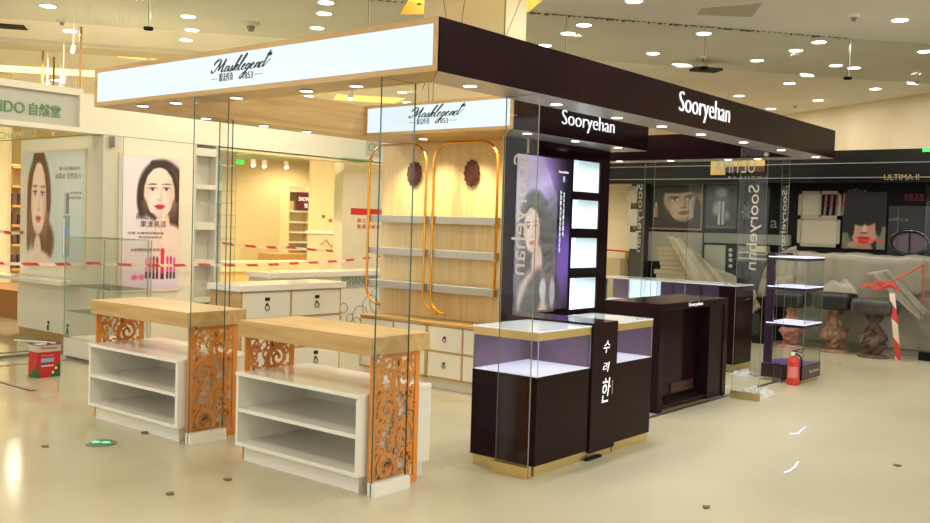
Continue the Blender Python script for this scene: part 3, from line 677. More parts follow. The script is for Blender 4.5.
t = thing('lettered_pylon', (-.36, 1.86, 0), 'aubergine pylon with white brush lettering between the two showcases', 'pylon')
bx(-.745, .014, 1.692, 2.028, .046, .952).build('body', DARK, t, bevel=.003)
bx(-.70, -.01, 1.70, 2.02, 0, .046).build('plinth', GOLD, t)
for ch, z, h, wd, dy in (('수',.735,.085,.085,0), ('려',.600,.07,.09,.0), ('한',.385,.17,.11,.0)):
    lettering(ch, t, LETW, (.014, 1.835+dy, z), (0,1,0), FU, wd, h, .002, shear=.25)
lettering('Sooryehan', t, mat('cream_letter', (200,190,180), .4), (.014, 1.965, .53), (0,0,-1), (0,1,0), .10, .018, .001)
tag(MB().box(-.004,.02,1.66,1.85,0,.018).build('cable_stub', BLACKM), 'short black cable stub at the foot of the aubergine pylon', 'cable')

# reception desk
t = thing('reception_desk', (-.74, 4.28, 0), 'aubergine reception desk with open knee space and small white lettering', 'desk')
dx0, dx1, dy0, dy1 = -1.015, -.462, 3.574, 4.989
bx(dx0, dx1, dy0, dy1, .900, .964).build('top', DARK, t, bevel=.003)
bx(dx0, dx1, dy0, dy0+.086, 0, .900).build('side_panel', DARK, t)
bx(dx0, dx1-.012, 4.60, dy1-.086, 0, .900).build('pedestal', DARKM, t)
bx(dx0, dx1, dy1-.085, dy1, 0, .900).build('side_panel', DARK, t)
bx(dx1-.17, dx1-.15, dy0+.086, 4.60, .05, .900).build('back_panel', DARK, t)
bx(dx1-.15, dx1-.02, dy0+.086, 4.60, .03, .05).build('kick_board', DARKM, t)
bx(dx1-.149, dx1-.138, 4.10, 4.56, .10, .19).build('inner_board', mat('brown_board', (58,34,24), .4), t)
a = at(689,303,'x',dx1); c = at(703,301,'x',dx1)
lettering('Sooryehan', t, LETW, (dx1, a.y, .912), (0,1,0), FU, c.y-a.y, .040, .002)
# glass topped counter at the far end
t = thing('end_counter', (-2.1, 6.85, 0), 'long glass topped aubergine counter behind the reception desk', 'counter')
ex0, ex1, ey0, ey1 = -3.0, -1.08, 6.62, 7.1
bx(ex0, ex1-.01, ey0+.02, ey1, 0, .07).build('plinth', GOLD, t)
bx(ex0, ex1, ey0, ey1, .07, .70).build('cabinet_body', DARK, t)
bx(ex1-.22, ex1, ey0, ey1, .70, .985).build('end_block', DARK, t)
bx(ex0, ex1, ey0, ey1, .985, 1.0).build('glass_top', TOPW, t)
g = MB(); g.box(ex0, ex1-.22, ey0+.002, ey0+.010, .70, .985, 0, em=1)
for x in (-1.74, -2.12, -2.5): g.box(x-.004, x+.004, ey0+.012, ey1-.02, .70, .985, 0, em=1)
g.build('glass_case', [GLASS, _M['glass_edge_lilac']], t)
bx(ex0, ex1-.22, ey1-.02, ey1-.008, .705, .985).build('lining', PURP, t); bx(ex0+.01, ex1-.23, ey0+.012, ey1-.02, .70, .706).build('deck', DECK, t)
bx(-2.75, -2.30, ey1-.04, ey1-.022, .72, .97).build('lit_panel', NIL, t); bx(-2.98, -2.85, ey0+.02, ey0+.06, .706, .98).build('dark_block', DARKM, t)

# glass tower case
t = thing('glass_tower_case', (-.39, 6.56, 0), 'slim four tier glass display case on an aubergine lettered base', 'display case')
qx0, qx1, qy0, qy1 = -.62, -.165, 6.28, 6.85
bx(qx0+.05, qx1-.02, qy0+.03, qy1-.04, 0, .035).build('plinth', GOLD, t)
bx(qx0, qx1, qy0, qy1, .035, .185).build('base', mat('plum_base', (40,20,34), .25), t)
bx(qx0+.012, qx1-.012, qy0+.012, qy1-.012, .185, .190).build('base_top', mat('violet_deck', (90,72,130), .3, emit=(110,90,170), es=.18), t)
bx(qx0+.01, qx0+.10, qy0+.02, qy0+.06, .19, 1.40).build('post', mat('violet_post', (46,24,48), .25), t)
bx(qx0+.01, qx0+.10, qy0+.06, qy1-.02, 1.37, 1.40).build('cap', _M['violet_post'], t)
SHL = mat('lit_shelf', (226,228,250), .3, emit=(214,216,255), es=.7)
for z in (.63, 1.03, 1.355):
    sh = bx(qx0+.03, qx1, qy0+.01, qy1-.01, z, z+.012).build('shelf', SHL, t)
    bx(qx0+.03, qx1, qy0+.01, qy1-.01, z-.030, z-.001).build('shelf_edge', mat('plum_edge', (48,28,46), .3), sh)
g = MB(); g.box(qx1-.008, qx1-.001, qy0+.02, qy1-.02, .19, 1.33, 0, em=1).box(qx0+.10, qx1-.010, qy1-.010, qy1-.003, .19, 1.33, 0, em=1).box(qx0+.11, qx1-.012, qy0+.004, qy0+.010, .19, 1.33, 0, em=1)
g.build('glass_sides', [GLASS, EDGEP], t)
lettering('Sooryehan', t, SILV, (qx1, 6.50, .085), (0,1,0), FU, .30, .05, .002, bold=.02)
t2 = thing('fire_extinguisher', (-.225, 6.185, 0), 'red fire extinguisher with black valve, beside the slim glass display case', 'fire extinguisher')
ex = (-.225, 6.185, 0)
MB().lathe(ex, [(.062,0),(.066,.01),(.066,.25),(.055,.285),(.022,.305),(.02,.32)], 22).build('cylinder', mat('extinguisher_red', (190,52,48), .35), t2, smooth=False)
b = MB(); b.cyl((ex[0],ex[1],.32), (ex[0],ex[1],.35), .018, seg=10); b.box(ex[0]-.02,ex[0]+.09,ex[1]-.009,ex[1]+.009,.352,.364); b.tube([(ex[0]-.02,ex[1],.36),(ex[0]+.05,ex[1],.385),(ex[0]+.11,ex[1],.40)], .008, 6)
b.build('valve', mat('valve_black', (50,50,50), .4), t2)
MB().tube([(ex[0]+.02,ex[1],.335),(ex[0]+.075,ex[1]+.01,.30),(ex[0]+.082,ex[1]+.01,.18),(ex[0]+.075,ex[1]+.01,.10)], .009, 8).build('hose', BLACKM, t2)
MB().cyl((ex[0]+.0,ex[1]-.02,.335), (ex[0],ex[1]-.032,.335), .022, seg=14).build('gauge', mat('gauge_white', (230,230,225), .4), t2)
lb = MB(); lb.grid(lambda i, j: (ex[0]+.0668*math.cos(-2.2+1.7*i), ex[1]+.0668*math.sin(-2.2+1.7*i), .08+.12*j), 10, 2); lb.build('label_band', mat('label_pink', (214,120,110), .5), t2)

# glass panes at the right and far end, with floor fittings
def pane_y(x0, x1, y, lab, ztop=HB-.006, fit=GOLD, fh=.07, z0=.0):
    t = thing('glass_partition', ((x0+x1)/2, y, z0), lab, 'glass partition', 'glass partitions')
    pane_box(t, x0, x1, y-.006, y+.006, z0+.012, ztop, EDGEP)
    b = MB(); b.box(x0-.01, x1+.01, y-.022, y-.007, z0, z0+fh).box(x0-.01, x1+.01, y+.007, y+.02, z0, z0+fh); b.build('foot_channel', fit, t)
    return t
t = pane_y(-.355, -.085, 4.90, 'glass partition with reversed lettering in a gold foot channel, right of the reception desk')
decal(t, 4.892, 747, 761, 185, 270); MB().cyl((-.10,4.88,HB-.08), (-.10,4.92,HB-.08), .02, seg=10).build('clamp', CHROME, t)
t = pane_y(-.455, -.372, 6.23, 'narrow glass partition with reversed lettering rising behind the slim display case', fit=STEEL, fh=.04)
decal(t, 6.222, 781, 787.5, 190, 250, SILV)
t = pane_y(-2.30, -2.165, 6.56, 'narrow glass partition with reversed lettering on the left part of the end canopy beam', fit=STEEL, fh=.04)
decal(t, 6.552, 636, 643, 184, 252, SILV)
FILM = film('clear_film', (214,216,208), .42, .2)
def crumple(name, c, rx, ry, h, label, m, seed):
    rnd = random.Random(seed); K = {}
    def fn(i, j):
        k = (round(i*14), round(j*10)); K.setdefault(k, rnd.random())
        e = min(i, 1-i, j, 1-j)*2; return (c[0]+(i-.5)*2*rx+.03*(K[k]-.5), c[1]+(j-.5)*2*ry+.03*(K[k]-.5), c[2]+.004+h*K[k]*min(1, e*2))
    tag(MB().grid(fn, 14, 10).build(name, m), label, 'plastic sheet')
crumple('plastic_sheet', (-.27,5.28,0), .17, .22, .08, 'crumpled clear plastic sheet on the floor by the gold foot channel', FILM, 3)
crumple('plastic_sheet', (-.86,6.42,0), .15, .14, .07, 'crumpled clear plastic sheet on the floor before the slim display case', FILM, 5)

# ================================================================ PAINTED PRINTS (flat pictures, colours per point)
class Paint:
    def __init__(s, wpx, hpx, asp, col):
        s.w, s.h, s.a = wpx, hpx, asp    # asp = height/width; coordinates x 0..1 across, y 0..asp down
        s.X, s.Y = np.meshgrid((np.arange(wpx)+.5)/wpx, (np.arange(hpx)+.5)/hpx*asp)
        s.c = np.zeros((hpx, wpx, 3)); s.c[:] = col
    def mix(s, m, col): s.c = s.c*(1-m[..., None])+np.array(col)*m[..., None]; return s
    def ell(s, x, y, rx, ry, col, soft=.12, rot=0, op=1):
        c, q = math.cos(rot), math.sin(rot); dx, dy = s.X-x, s.Y-y
        d = np.sqrt(((dx*c+dy*q)/rx)**2+((-dx*q+dy*c)/ry)**2)
        return s.mix(np.clip((1-d)/soft+.5, 0, 1)*op, col)
    def line(s, pts, wd, col, soft=.5, op=1):
        m = np.zeros_like(s.X)
        for (x0, y0), (x1, y1) in zip(pts[:-1], pts[1:]):
            dx, dy = x1-x0, y1-y0; t = np.clip(((s.X-x0)*dx+(s.Y-y0)*dy)/(dx*dx+dy*dy+1e-9), 0, 1)
            d = np.hypot(s.X-x0-t*dx, s.Y-y0-t*dy); m = np.maximum(m, np.clip((wd-d)/(wd*soft)+.0, 0, 1))
        return s.mix(m*op, col)
    def rect(s, x0, y0, x1, y1, col, op=1, soft=.004):
        m = np.clip((s.X-x0)/soft, 0, 1)*np.clip((x1-s.X)/soft, 0, 1)*np.clip((s.Y-y0)/soft, 0, 1)*np.clip((y1-s.Y)/soft, 0, 1); return s.mix(m*op, col)
    def poly(s, pts, col, op=1):
        m = np.zeros_like(s.X, bool); n = len(pts)
        for i in range(n):
            x0, y0 = pts[i]; x1, y1 = pts[(i+1) % n]
            m ^= ((y0 > s.Y) != (y1 > s.Y)) & (s.X < (x1-x0)*(s.Y-y0)/((y1-y0) or 1e-9)+x0)
        return s.mix(m.astype(float)*op, col)
    def face(s, x, y, r, skin, shade, lip, brow, rot=0, male=False, sx=1, hair=None):
        c, q = math.cos(rot), math.sin(rot)
        def E(dx, dy, rx, ry, col, soft=.3, rr=0, op=1): s.ell(x+(dx*c-dy*q)*r*sx, y+(dx*q+dy*c)*r, rx*r*sx, ry*r, col, soft, rot+rr, op)
        E(0, -.12, .74, .86, skin, .1); E(0, .38, .56, .62, skin, .1)
        E(.60, .15, .22, .8, shade, 1.2, 0, .55); E(-.62, .2, .16, .7, shade, 1.2, 0, .3); E(0, .93, .42, .12, shade, 1, 0, .4)
        for sg in (-1, 1):
            E(sg*.31, -.11, .20, .10, shade, .9, 0, .5); E(sg*.31, -.075, .14, .050, (226,214,204), .5, 0, .8); E(sg*.31, -.085, .062, .056, (60,44,38), .7)
            E(sg*.31, -.135, .17, .020, (60,44,40), .9, sg*.05); E(sg*.32, -.28 if not male else -.22, .21, .028 if not male else .045, brow, .7, sg*(.03 if not male else -.06), .85)
        E(.08, .16, .05, .24, shade, 1.2, 0, .45); E(0, .33, .13, .045, shade, .7, 0, .8)
        E(-.09, .555, .15, .05, lip, .5, -.16); E(.09, .555, .15, .05, lip, .5, .16); E(0, .63, .17, .065, lip, .5); E(0, .585, .22, .012, tuple(v*.55 for v in lip), .6, 0, .9)
        if hair is not None:
            for sg in (-1, 1): s.line([(x+a*r*sx*sg, y+b*r) for a, b in ((.0,-1.04),(.34,-.92),(.62,-.62),(.76,-.20),(.80,.30))], .115*r, hair, .5)
            s.line([(x-.3*r*sx, y-1.06*r), (x+.3*r*sx, y-1.06*r)], .16*r, hair, .4)
        E(-.3, .25, .18, .14, tuple(min(255, v+8) for v in skin), 1, 0, .5)
    def sheet(s, name, parent, O, R, U, wid, emit=0, rough=.35):
        """lay the picture as one flat sheet of coloured points; O is its lower-left corner"""
        O = Vector(O); R = Vector(R); U = Vector(U); hei = wid*s.a; nx, ny = s.w, s.h; o3 = org(parent)
        V = [tuple(O-o3+R*(wid*i/nx)+U*(hei*j/ny)) for j in range(ny+1) for i in range(nx+1)]
        Fs = [(j*(nx+1)+i, j*(nx+1)+i+1, (j+1)*(nx+1)+i+1, (j+1)*(nx+1)+i) for j in range(ny) for i in range(nx)]
        me = bpy.data.meshes.new(name); me.from_pydata(V, [], Fs)
        v = np.clip(s.c[::-1], 0, 255)/255; lin = np.where(v <= .04045, v/12.92, ((v+.055)/1.055)**2.4).reshape(-1, 3)
        ca = me.color_attributes.new('picture', 'FLOAT_COLOR', 'CORNER')
        buf = np.ones((nx*ny, 4, 4), np.float32); buf[:, :, :3] = lin[:, None, :]; ca.data.foreach_set('color', buf.ravel())
        key = f'print_{emit}_{rough}'
        if key not in _M:
            m = mat(key, (255,255,255), rough); nt = m.node_tree; a = nt.nodes.new('ShaderNodeVertexColor'); a.layer_name = 'picture'
            b = nt.nodes['Principled BSDF']; nt.links.new(a.outputs[0], b.inputs['Base Color'])
            if emit: nt.links.new(a.outputs[0], b.inputs['Emission Color']); b.inputs['Emission Strength'].default_value = emit
        me.materials.append(_M[key]); o = bpy.data.objects.new(name, me); C.objects.link(o); o.parent = parent; ORG[o.name] = o3; return o

# ---- tall backlit poster on the aubergine tower
tw = bpy.data.objects['niche_tower']
pw = PY1-PY0; pz0, pz1 = .80, 2.285
fr_ = thing('tall_poster', (TX, (PY0+PY1)/2, pz0), 'tall backlit poster of a dark haired woman with violet glow, on the aubergine tower', 'poster')
b = MB(); b.box(TX+.001,TX+.016,PY0-.015,PY1+.015,pz0-.015,pz1+.015); b.build('frame', BLACKM, fr_)
P = Paint(96, 156, (pz1-pz0)/pw, (26,22,34)); a_ = P.a
P.ell(.30,.20,.42,.42,(176,150,226),1.1,0,.95); P.ell(.14,.35,.30,.9,(196,190,226),.9,0,.8); P.ell(.55,1.30,.55,.40,(150,120,196),1.0,0,.6); P.ell(.92,1.05,.16,.32,(120,90,190),1,0,.8)
P.ell(.36,.74,.28,.38,(30,24,30),.2,-.12); P.ell(.54,1.15,.20,.5,(34,28,34),.4,-.2); P.ell(.24,1.0,.14,.34,(36,30,36),.4,.15)
P.ell(.40,1.12,.10,.20,(224,196,184),.3); P.ell(.42,1.52,.36,.34,(222,194,182),.2,.05); P.ell(.30,1.55,.16,.4,(44,36,48),.4,.5,.9); P.ell(.72,1.5,.14,.4,(70,62,76),.5,-.3,.9)
P.face(.29,.76,.25,(236,208,196),(190,150,140),(206,90,104),(60,44,44),-.08,sx=.85,hair=(30,24,30))
P.line([(.12,.62),(.24,.50),(.40,.54),(.50,.72),(.56,.95)],.05,(30,24,30),.6)
P.ell(.52,1.40,.06,.12,(214,212,220),.5); P.ell(.70,1.44,.05,.16,(180,180,196),.5)
P.sheet('print', fr_, (TX+.017, PY0, pz0), (0,1,0), (0,0,1), pw, emit=.42, rough=.2)
lettering('Sooryehan', fr_, LETW, (TX+.018, PY0+pw*.76, 2.14), (0,1,0), FU, .17, .035, .001, bold=.02)
lettering('秀', fr_, LETW, (TX+.018, PY0+pw*.84, 2.06), (0,1,0), FU, .04, .06, .001)
lettering('水润盈泽还原肌肤自然光彩', fr_, LETW, (TX+.018, PY0+pw*.80, 1.98), (0,0,-1), (0,1,0), .62, .028, .001)
lettering('韩方护肤奢华臻享', fr_, LETW, (TX+.018, PY0+pw*.86, 1.96), (0,0,-1), (0,1,0), .44, .024, .001)
# clouded plastic still taped over the left part of the poster
sheetm = film('clouded_plastic', (196,200,198), .30, .25)
rnd = random.Random(4); K = {}
def fn(i, j):
    y = PY0-.02+(pw*.74)*i*(1 if j < .78 else 1-(j-.78)*1.6); z = pz0-.02+(pz1-pz0-.02)*j
    k = (round(i*10), round(j*24)); K.setdefault(k, rnd.random()); return (TX+.022+.022*K[k], y, z)
tag(MB().grid(fn, 10, 24).build('plastic_cover', sheetm), 'clouded plastic sheet still covering the tall backlit poster', 'plastic sheet')

# ================================================================ THE SHOP ON THE LEFT
LX = -7.0
sh = thing('shop_fascia', (LX, 2.5, 2.54), 'cream shop fascia with green lettering and a recessed grey sign at left', 'fascia')
b = MB(); b.box(LX-.28,LX,1.80,7.4,2.545,3.0).box(LX-.28,LX,-3.2,1.76,2.965,3.04).box(LX-.28,LX,-3.2,1.76,2.545,2.60).box(LX-.28,LX-.06,-3.2,1.76,2.60,2.965).box(LX-.28,LX,1.76,1.80,2.545,3.04)
b.build('board', mat('fascia_cream', (222,218,196), .4), sh)
bx(LX-.06,LX-.05,-3.2,1.76,2.60,2.965).build('sign_panel', mat('sign_grey', (184,184,172), .35), sh)
GRN = mat('green_letter', (98,142,92), .5)
lettering('CHANDO', sh, GRN, (LX-.05, .46, 2.690), (0,1,0), FU, .68, .125, .012, bold=.01)
lettering('自然堂', sh, GRN, (LX-.05, 1.19, 2.685), (0,1,0), FU, .36, .14, .012, bold=.01)
lg = bx(LX,LX+.012,6.38,6.70,2.62,2.90).build('logo_plate', _M['sign_grey'], sh); lettering('CH', lg, GRN, (LX+.012, 6.42, 2.70), (0,1,0), FU, .22, .12, .004)
b = MB(); zg = at(0,140.5,'y',2.0).z; b.box(-10.2,LX-.02,2.0,2.03,zg,2.544); gb = tag(b.build('green_board', mat('green_panel', (96,146,92), .35)), 'green board with pale lettering under the left end of the cream fascia', 'sign board')
lettering('CHANDO', gb, mat('pale_green', (170,196,150), .5), (-9.55, 1.999, zg+.02), FR, FU, 1.05, .09, .002)
Pg = [at(u, v, 'z', 2.535) for u, v in ((236,155.5),(258,152.6),(373,161.4),(237,159.2))]
tag(MB().prism(Pg, (0,0,.02)).build('green_soffit', _M['green_panel']), 'green strip of soffit over the warm shop opening', 'soffit')
tag(bx(-7.26,-7.02,3.70,7.3,2.50,2.53).build('light_trough', mat('trough_cream', (240,222,170), .5)), 'thin pale trough under the fascia over the shop opening', 'trim')

# poster block
pb = thing('poster_wall', (-8.0, 2.9, 0), 'cream wall block carrying the two beauty posters of the shop at left', 'wall block')
bx(-9.03, LX-.002, 2.06, 3.33, .0, 2.54).build('body', mat('block_cream', (226,218,196), .5), pb)
bx(-9.03, -7.05, 2.035, 2.06, .10, .74).build('lower_panel', WHITEM, pb)
bx(-9.0, -7.1, 2.045, 2.06, 0, .10).build('kick_board', mat('tan_kick', (170,134,80), .5), pb)
for x in (-8.2, -7.72):
    MB().cyl((x,2.028,.22), (x,2.036,.22), .022, seg=10).box(x-.012,x+.012,2.02,2.03,.12,.19).build('lock', BRZ, pb)
tag(bx(-9.6, -7.42, 1.76, 2.033, .742, .785).build('wall_ledge', WHITE), 'white ledge below the pale blue poster at left', 'ledge')
def framed(name, label, par_pt, O, R, wid, P, m, dep=.02, emit=0, fr=.03, rough=.35, fcol=None):
    O = Vector(O); R = Vector(R); N_ = R.cross(Vector((0,0,1))); hei = wid*P.a
    t = thing(name, O+R*wid/2, label, 'poster'); b = MB(); U = Vector((0,0,1))
    q = [O-R*fr-U*fr, O+R*(wid+fr)-U*fr, O+R*(wid+fr)+U*(hei+fr), O-R*fr+U*(hei+fr)]
    b.prism([v+N_*.002 for v in q], N_*dep); b.build('frame', m, t)
    P.sheet('print', t, O+N_*(dep+.004), R, U, wid, emit, rough)
    return t, O+N_*(dep+.006)
P = Paint(60, 60, 1.42/1.42, (190,200,192)); P = Paint(96, 96, 1.0, (186,198,192))
P.ell(.9,.2,.7,.5,(206,214,204),1.2,0,.8); P.ell(.22,.40,.22,.40,(110,76,50),.15); P.ell(.30,.80,.20,.20,(106,72,48),.3,.3); P.ell(.02,.6,.10,.3,(118,84,58),.4)
P.ell(.20,.90,.07,.16,(226,196,172),.3); P.ell(.18,1.02,.28,.14,(224,196,174),.3)
P.face(.215,.40,.34,(236,206,184),(204,160,138),(206,106,100),(120,86,62),.03,sx=.64,hair=(106,72,48))
P.rect(.68,.36,.76,.55,(126,132,132)); P.rect(.685,.36,.705,.55,(204,208,204)); P.rect(.655,.56,.785,.93,(140,158,166)); P.rect(.665,.58,.69,.92,(222,232,236)); P.rect(.74,.57,.75,.93,(120,140,156)); P.ell(.72,.70,.035,.045,(110,160,196),.4); P.ell(.72,.80,.03,.03,(214,180,150),.5)
t, o_ = framed('beauty_poster', 'pale blue poster of a long haired woman and a slim bottle, facing the front', None, (-8.80,2.06,.965), (1,0,0), 1.40, P, mat('frame_white', (222,214,190), .4), emit=.12)
for s_, x, z, w_, h_ in (('喜马拉雅冰川', -7.98, 2.135, .50, .045), ('冰肌水 天然冰川', -8.08, 2.03, .62, .07), ('补水保湿', -7.72, 1.84, .28, .032), ('温和滋养肌肤', -7.78, 1.78, .34, .032)):
    lettering(s_, t, mat('grey_green_print', (126,132,118), .5), (x, o_.y-.001, z), FR, FU, w_, h_, .001)
P = Paint(84, 160, 1.62/.80, (214,196,194)); A = P.a
P.ell(.10,.5,.5,1.0,(222,210,212),1,0,.9); P.ell(.70,.50,.42,.48,(58,44,38),.12); P.ell(.92,.9,.14,.5,(56,42,36),.3); P.ell(.36,.62,.10,.30,(62,48,40),.3)
P.ell(.72,1.02,.12,.22,(222,192,172),.3); P.ell(.84,1.38,.30,.36,(226,198,178),.2); P.ell(.62,1.5,.3,.3,(218,196,186),.6,0,.6)
P.face(.65,.515,.40,(234,208,192),(200,160,142),(206,44,62),(70,50,42),-.04,sx=.98,hair=(58,44,38))
P.line([(.62,.98),(.70,1.18),(.78,1.36)],.055,(228,200,182),.5); 
for k in range(4): P.line([(.60+.05*k,1.20),(.58+.05*k,1.02+.03*k),(.63+.04*k,.93+.04*k)],.024,(236,208,190) if k % 2 else (222,190,170),.5)
P.line([(.71,1.06),(.73,.86),(.72,.80)],.022,(238,212,194),.5)
P.rect(0,1.72,1,A,(206,190,200),.7)
for k, (x, y0, y1, c) in enumerate(((.44,1.60,1.86,(226,120,160)),(.51,1.58,1.86,(220,90,140)),(.57,1.56,1.87,(150,60,70)),(.63,1.57,1.87,(130,50,60)),(.72,1.44,1.88,(214,50,70)),(.81,1.56,1.87,(214,70,130)),(.87,1.56,1.87,(196,50,120)),(.93,1.58,1.87,(214,90,150)))):
    w_ = .036 if k == 4 else .02; P.rect(x-w_,y0,x+w_,y1,c); P.rect(x-w_,y1-.10,x+w_,y1,(70,50,56)); P.ell(x,y0,w_,.05,c,.3)
P.ell(.24,1.84,.055,.04,(222,90,140),.5); P.ell(.36,1.84,.055,.04,(222,100,150),.5)
t, o_ = framed('beauty_poster', 'tall pink poster of a woman with red lips above a row of lipsticks', None, (LX-.002,2.285,.70), (0,1,0), .80, P, mat('frame_white2', (224,216,194), .4), emit=.15)
DKP = mat('dark_print', (56,48,52), .5)
for s_, y, z, w_, h_ in (('高显色', .20, 1.56, .27, .085), ('果漾亮泽', .26, 1.46, .36, .085), ('红唇 水嫩亮彩新体验', .09, 1.375, .50, .032), ('滋润显色持久', .24, 1.325, .33, .03), ('全新雅致唇膏系列', .13, 1.165, .40, .04)):
    lettering(s_, t, DKP, (o_.x+.001, 2.285+y, z), (0,1,0), FU, w_, h_, .001)

# grey niche tower and glass shelving at the end of the block
t = thing('niche_column', (-7.2, 3.5, 0), 'pale grey column of open niches beside the tall pink poster', 'shelving')
b = MB(); b.box(LX-.20,LX-.16,3.335,3.67,0,2.54).box(LX-.16,LX,3.335,3.35,0,2.54).box(LX-.16,LX,3.655,3.67,0,2.54)
b.build('carcass', mat('niche_grey', (206,202,186), .5), t)
for v, th_ in ((152,.10),(187,.06),(226,.10),(262,.06),(300,.06),(340,.06)):
    z = at(205,v,'x',LX).z; bx(LX-.16,LX-.004,3.35,3.655,z-th_/2,z+th_/2).build('shelf', mat('niche_shelf', (214,208,188), .5), t)
t = thing('glass_etagere', (-7.2, 3.85, 0), 'narrow glass shelving at the left edge of the warm shop opening', 'shelving')
for z in (1.0,1.32,1.48,1.64,1.80,1.96,2.3): bx(LX-.30,LX-.01,3.70,3.97,z,z+.010).build('glass_shelf', EDGEL, t)
pane_box(t, LX-.012, LX-.002, 3.69, 3.98, .3, 2.50, EDGEL); bx(LX-.32, LX-.305, 3.70, 3.97, .0, 2.50).build('back_panel', mat('etagere_back', (206,204,186), .5), t)
bx(LX-.30, LX, 3.69, 3.98, 0, .30).build('plinth', WHITEM, t)
# shop-front glass along the shop edge
t = thing('glass_partition', (LX+.02, 1.2, 0), 'large shop front glass pane before the pale blue poster', 'glass partition', 'glass partitions')
MB().box(LX+.02,LX+.032,-1.5,2.30,.02,2.535,0,em=1).build('pane', [GLASS, EDGEL], t); bx(LX+.01,LX+.042,2.12,2.18,2.40,2.53).build('clamp', CHROME, t); bx(LX+.01,LX+.042,-1.5,2.30,0,.03).build('foot_channel', STEEL, t)
# freestanding glass showcase
t = thing('glass_showcase', (-6.3, 1.7, 0), 'freestanding glass showcase on a white base, left of the farther oak counter', 'showcase')
sx0, sx1, sy0, sy1 = -6.66, -5.70, 1.42, 1.90
bx(sx0+.02, sx1-.02, sy0+.03, sy1-.03, 0, .03).build('plinth', mat('grey_foot', (120,116,104), .5), t); bx(sx0, sx1, sy0, sy1, .03, .23).build('base', WHITEM, t)
g = MB(); e = .008
for q in ((sx0,sx1,sy0,sy0+e),(sx0,sx1,sy1-e,sy1),(sx0,sx0+e,sy0+e,sy1-e),(sx1-e,sx1,sy0+e,sy1-e)): g.box(*q,.23,1.335,0,em=1)
g.build('glass_sides', [GLASS, EDGEL], t)
for z in (.52,.80,1.335): MB().box(sx0+e,sx1-e,sy0+e,sy1-e,z,z+.008,0,em=1).build('glass_shelf', [GLASS, EDGEL], t)
b = MB(); 
for x in (sx0+.03, sx1-.03): b.cyl((x,sy1-.03,.23), (x,sy1-.03,1.33), .007, seg=6)
for x in (sx0+.03, sx1-.03): b.cyl((x,sy0+.03,.23), (x,sy0+.03,.26), .02, seg=8)
b.build('posts', CHROME, t)
# counter with ring pattern
t = thing('ring_pattern_counter', (-6.2, 5.1, 0), 'white shop counter with drawn rings and a grey name plate, before the warm opening', 'counter')
bx(-6.55,-6.02,3.80,6.6,.86,.925).build('top', WHITE, t); bx(-6.52,-6.06,3.84,6.56,.08,.86).build('body', WHITEM, t); bx(-6.5,-6.1,3.9,6.5,0,.08).build('plinth', STEEL, t)
npl = bx(-6.06,-6.05,5.05,5.72,.70,.86).build('name_plate', mat('plate_grey', (158,166,156), .4), t)
lettering('CHANDO', npl, mat('plate_letter', (110,128,106), .5), (-6.05, 5.09, .745), (0,1,0), FU, .58, .085, .003)
b = MB(); RG = mat('ring_grey', (120,120,112), .6)
for y, z, r in ((5.10,.42,.07),(5.02,.30,.04),(5.22,.28,.06),(5.42,.30,.14),(5.34,.18,.10),(5.62,.42,.16),(5.80,.50,.20),(5.52,.12,.1),(5.0,.16,.07),(5.7,.2,.05)):
    b.tube([(-6.057, y+r*math.cos(a), z+r*math.sin(a)) for a in [2*math.pi*i/28 for i in range(29)]], .004, 5)
b.build('drawn_rings', RG, t)
# wall right of the opening with the red notice
t = thing('notice_wall', (-7.6, 6.6, 0), 'cream wall with a red notice at the right of the warm shop opening', 'wall block')
a = at(343,200,'x',-7.4)
bx(-7.6,-7.4,a.y,8.6,0,2.54).build('body', CREAM, t)
a = at(351,208,'x',-7.4); c = at(376,213,'x',-7.4)
nt_ = thing('wall_notice', (-7.4, a.y, 1.6), 'red notice of printed characters on the cream wall left of the oak display', 'notice')
bx(-7.4,-7.392,a.y,c.y+.15,a.z-.10,a.z).build('header', mat('notice_red', (206,44,40), .5), nt_)
for k, s_ in enumerate(('施工期间请勿', '敬请谅解谢谢')): lettering(s_, nt_, _M['notice_red'], (-7.398, a.y+.14, a.z-.22-.10*k), (0,1,0), FU, .62, .068, .002, spacing=1.4)
# warm interior seen through the opening
t = thing('podium_cabinet', at(325,240,'x',-12), 'pale podium with wired panel before the warm pillar', 'podium')
a = at(318,231,'x',-12); c = at(337,231,'x',-12); z1 = a.z
bx(-12.4,-12,a.y,c.y,z1-.06,z1).build('top', WHITEM, t); bx(-12.38,-12.02,a.y+.04,c.y-.03,0,z1-.06).build('body', mat('podium_grey', (206,190,148), .5), t)
b = MB(); b.tube([(-12.01,a.y+.1,z1-.3),(-12.01,a.y+.25,z1-.18),(-12.01,a.y+.4,z1-.34),(-12.01,a.y+.55,z1-.2)], .008, 5); b.build('wire', RG, t)
a = at(311,200,'x',-13); c = at(340,200,'x',-13); e_ = at(345,200,'x',-13)
t = thing('warm_pillar', (-13.3,(a.y+c.y)/2,0), 'broad warm white pillar inside the shop at left', 'pillar'); bx(-13.08,-13,a.y,c.y,0,CEIL).build('shaft', WARMW, t); bx(-13.08,-13.02,c.y+.01,e_.y+.3,0,CEIL).build('edge_panel', mat('warm_edge', (240,212,140), .5), t)
for u, v0, v1, col in ((322,215,218,(120,110,90)),(335,216,221,(60,60,56)),(329,219,222,(200,70,60)),(339,203,207,(214,120,70))):
    q = at(u, v0, 'x', -12.99); r_ = at(u+3, v1, 'x', -12.99); nm = 'switch_plate'
    tag(bx(-12.999,-12.985,q.y,r_.y,r_.z,q.z).build(nm, mat('plate_%d' % u, col, .5)), 'small ' + {322:'brown switch plate',335:'black code plate',329:'red dot sticker',339:'orange sticker'}[u] + ' on the warm pillar', 'plate')
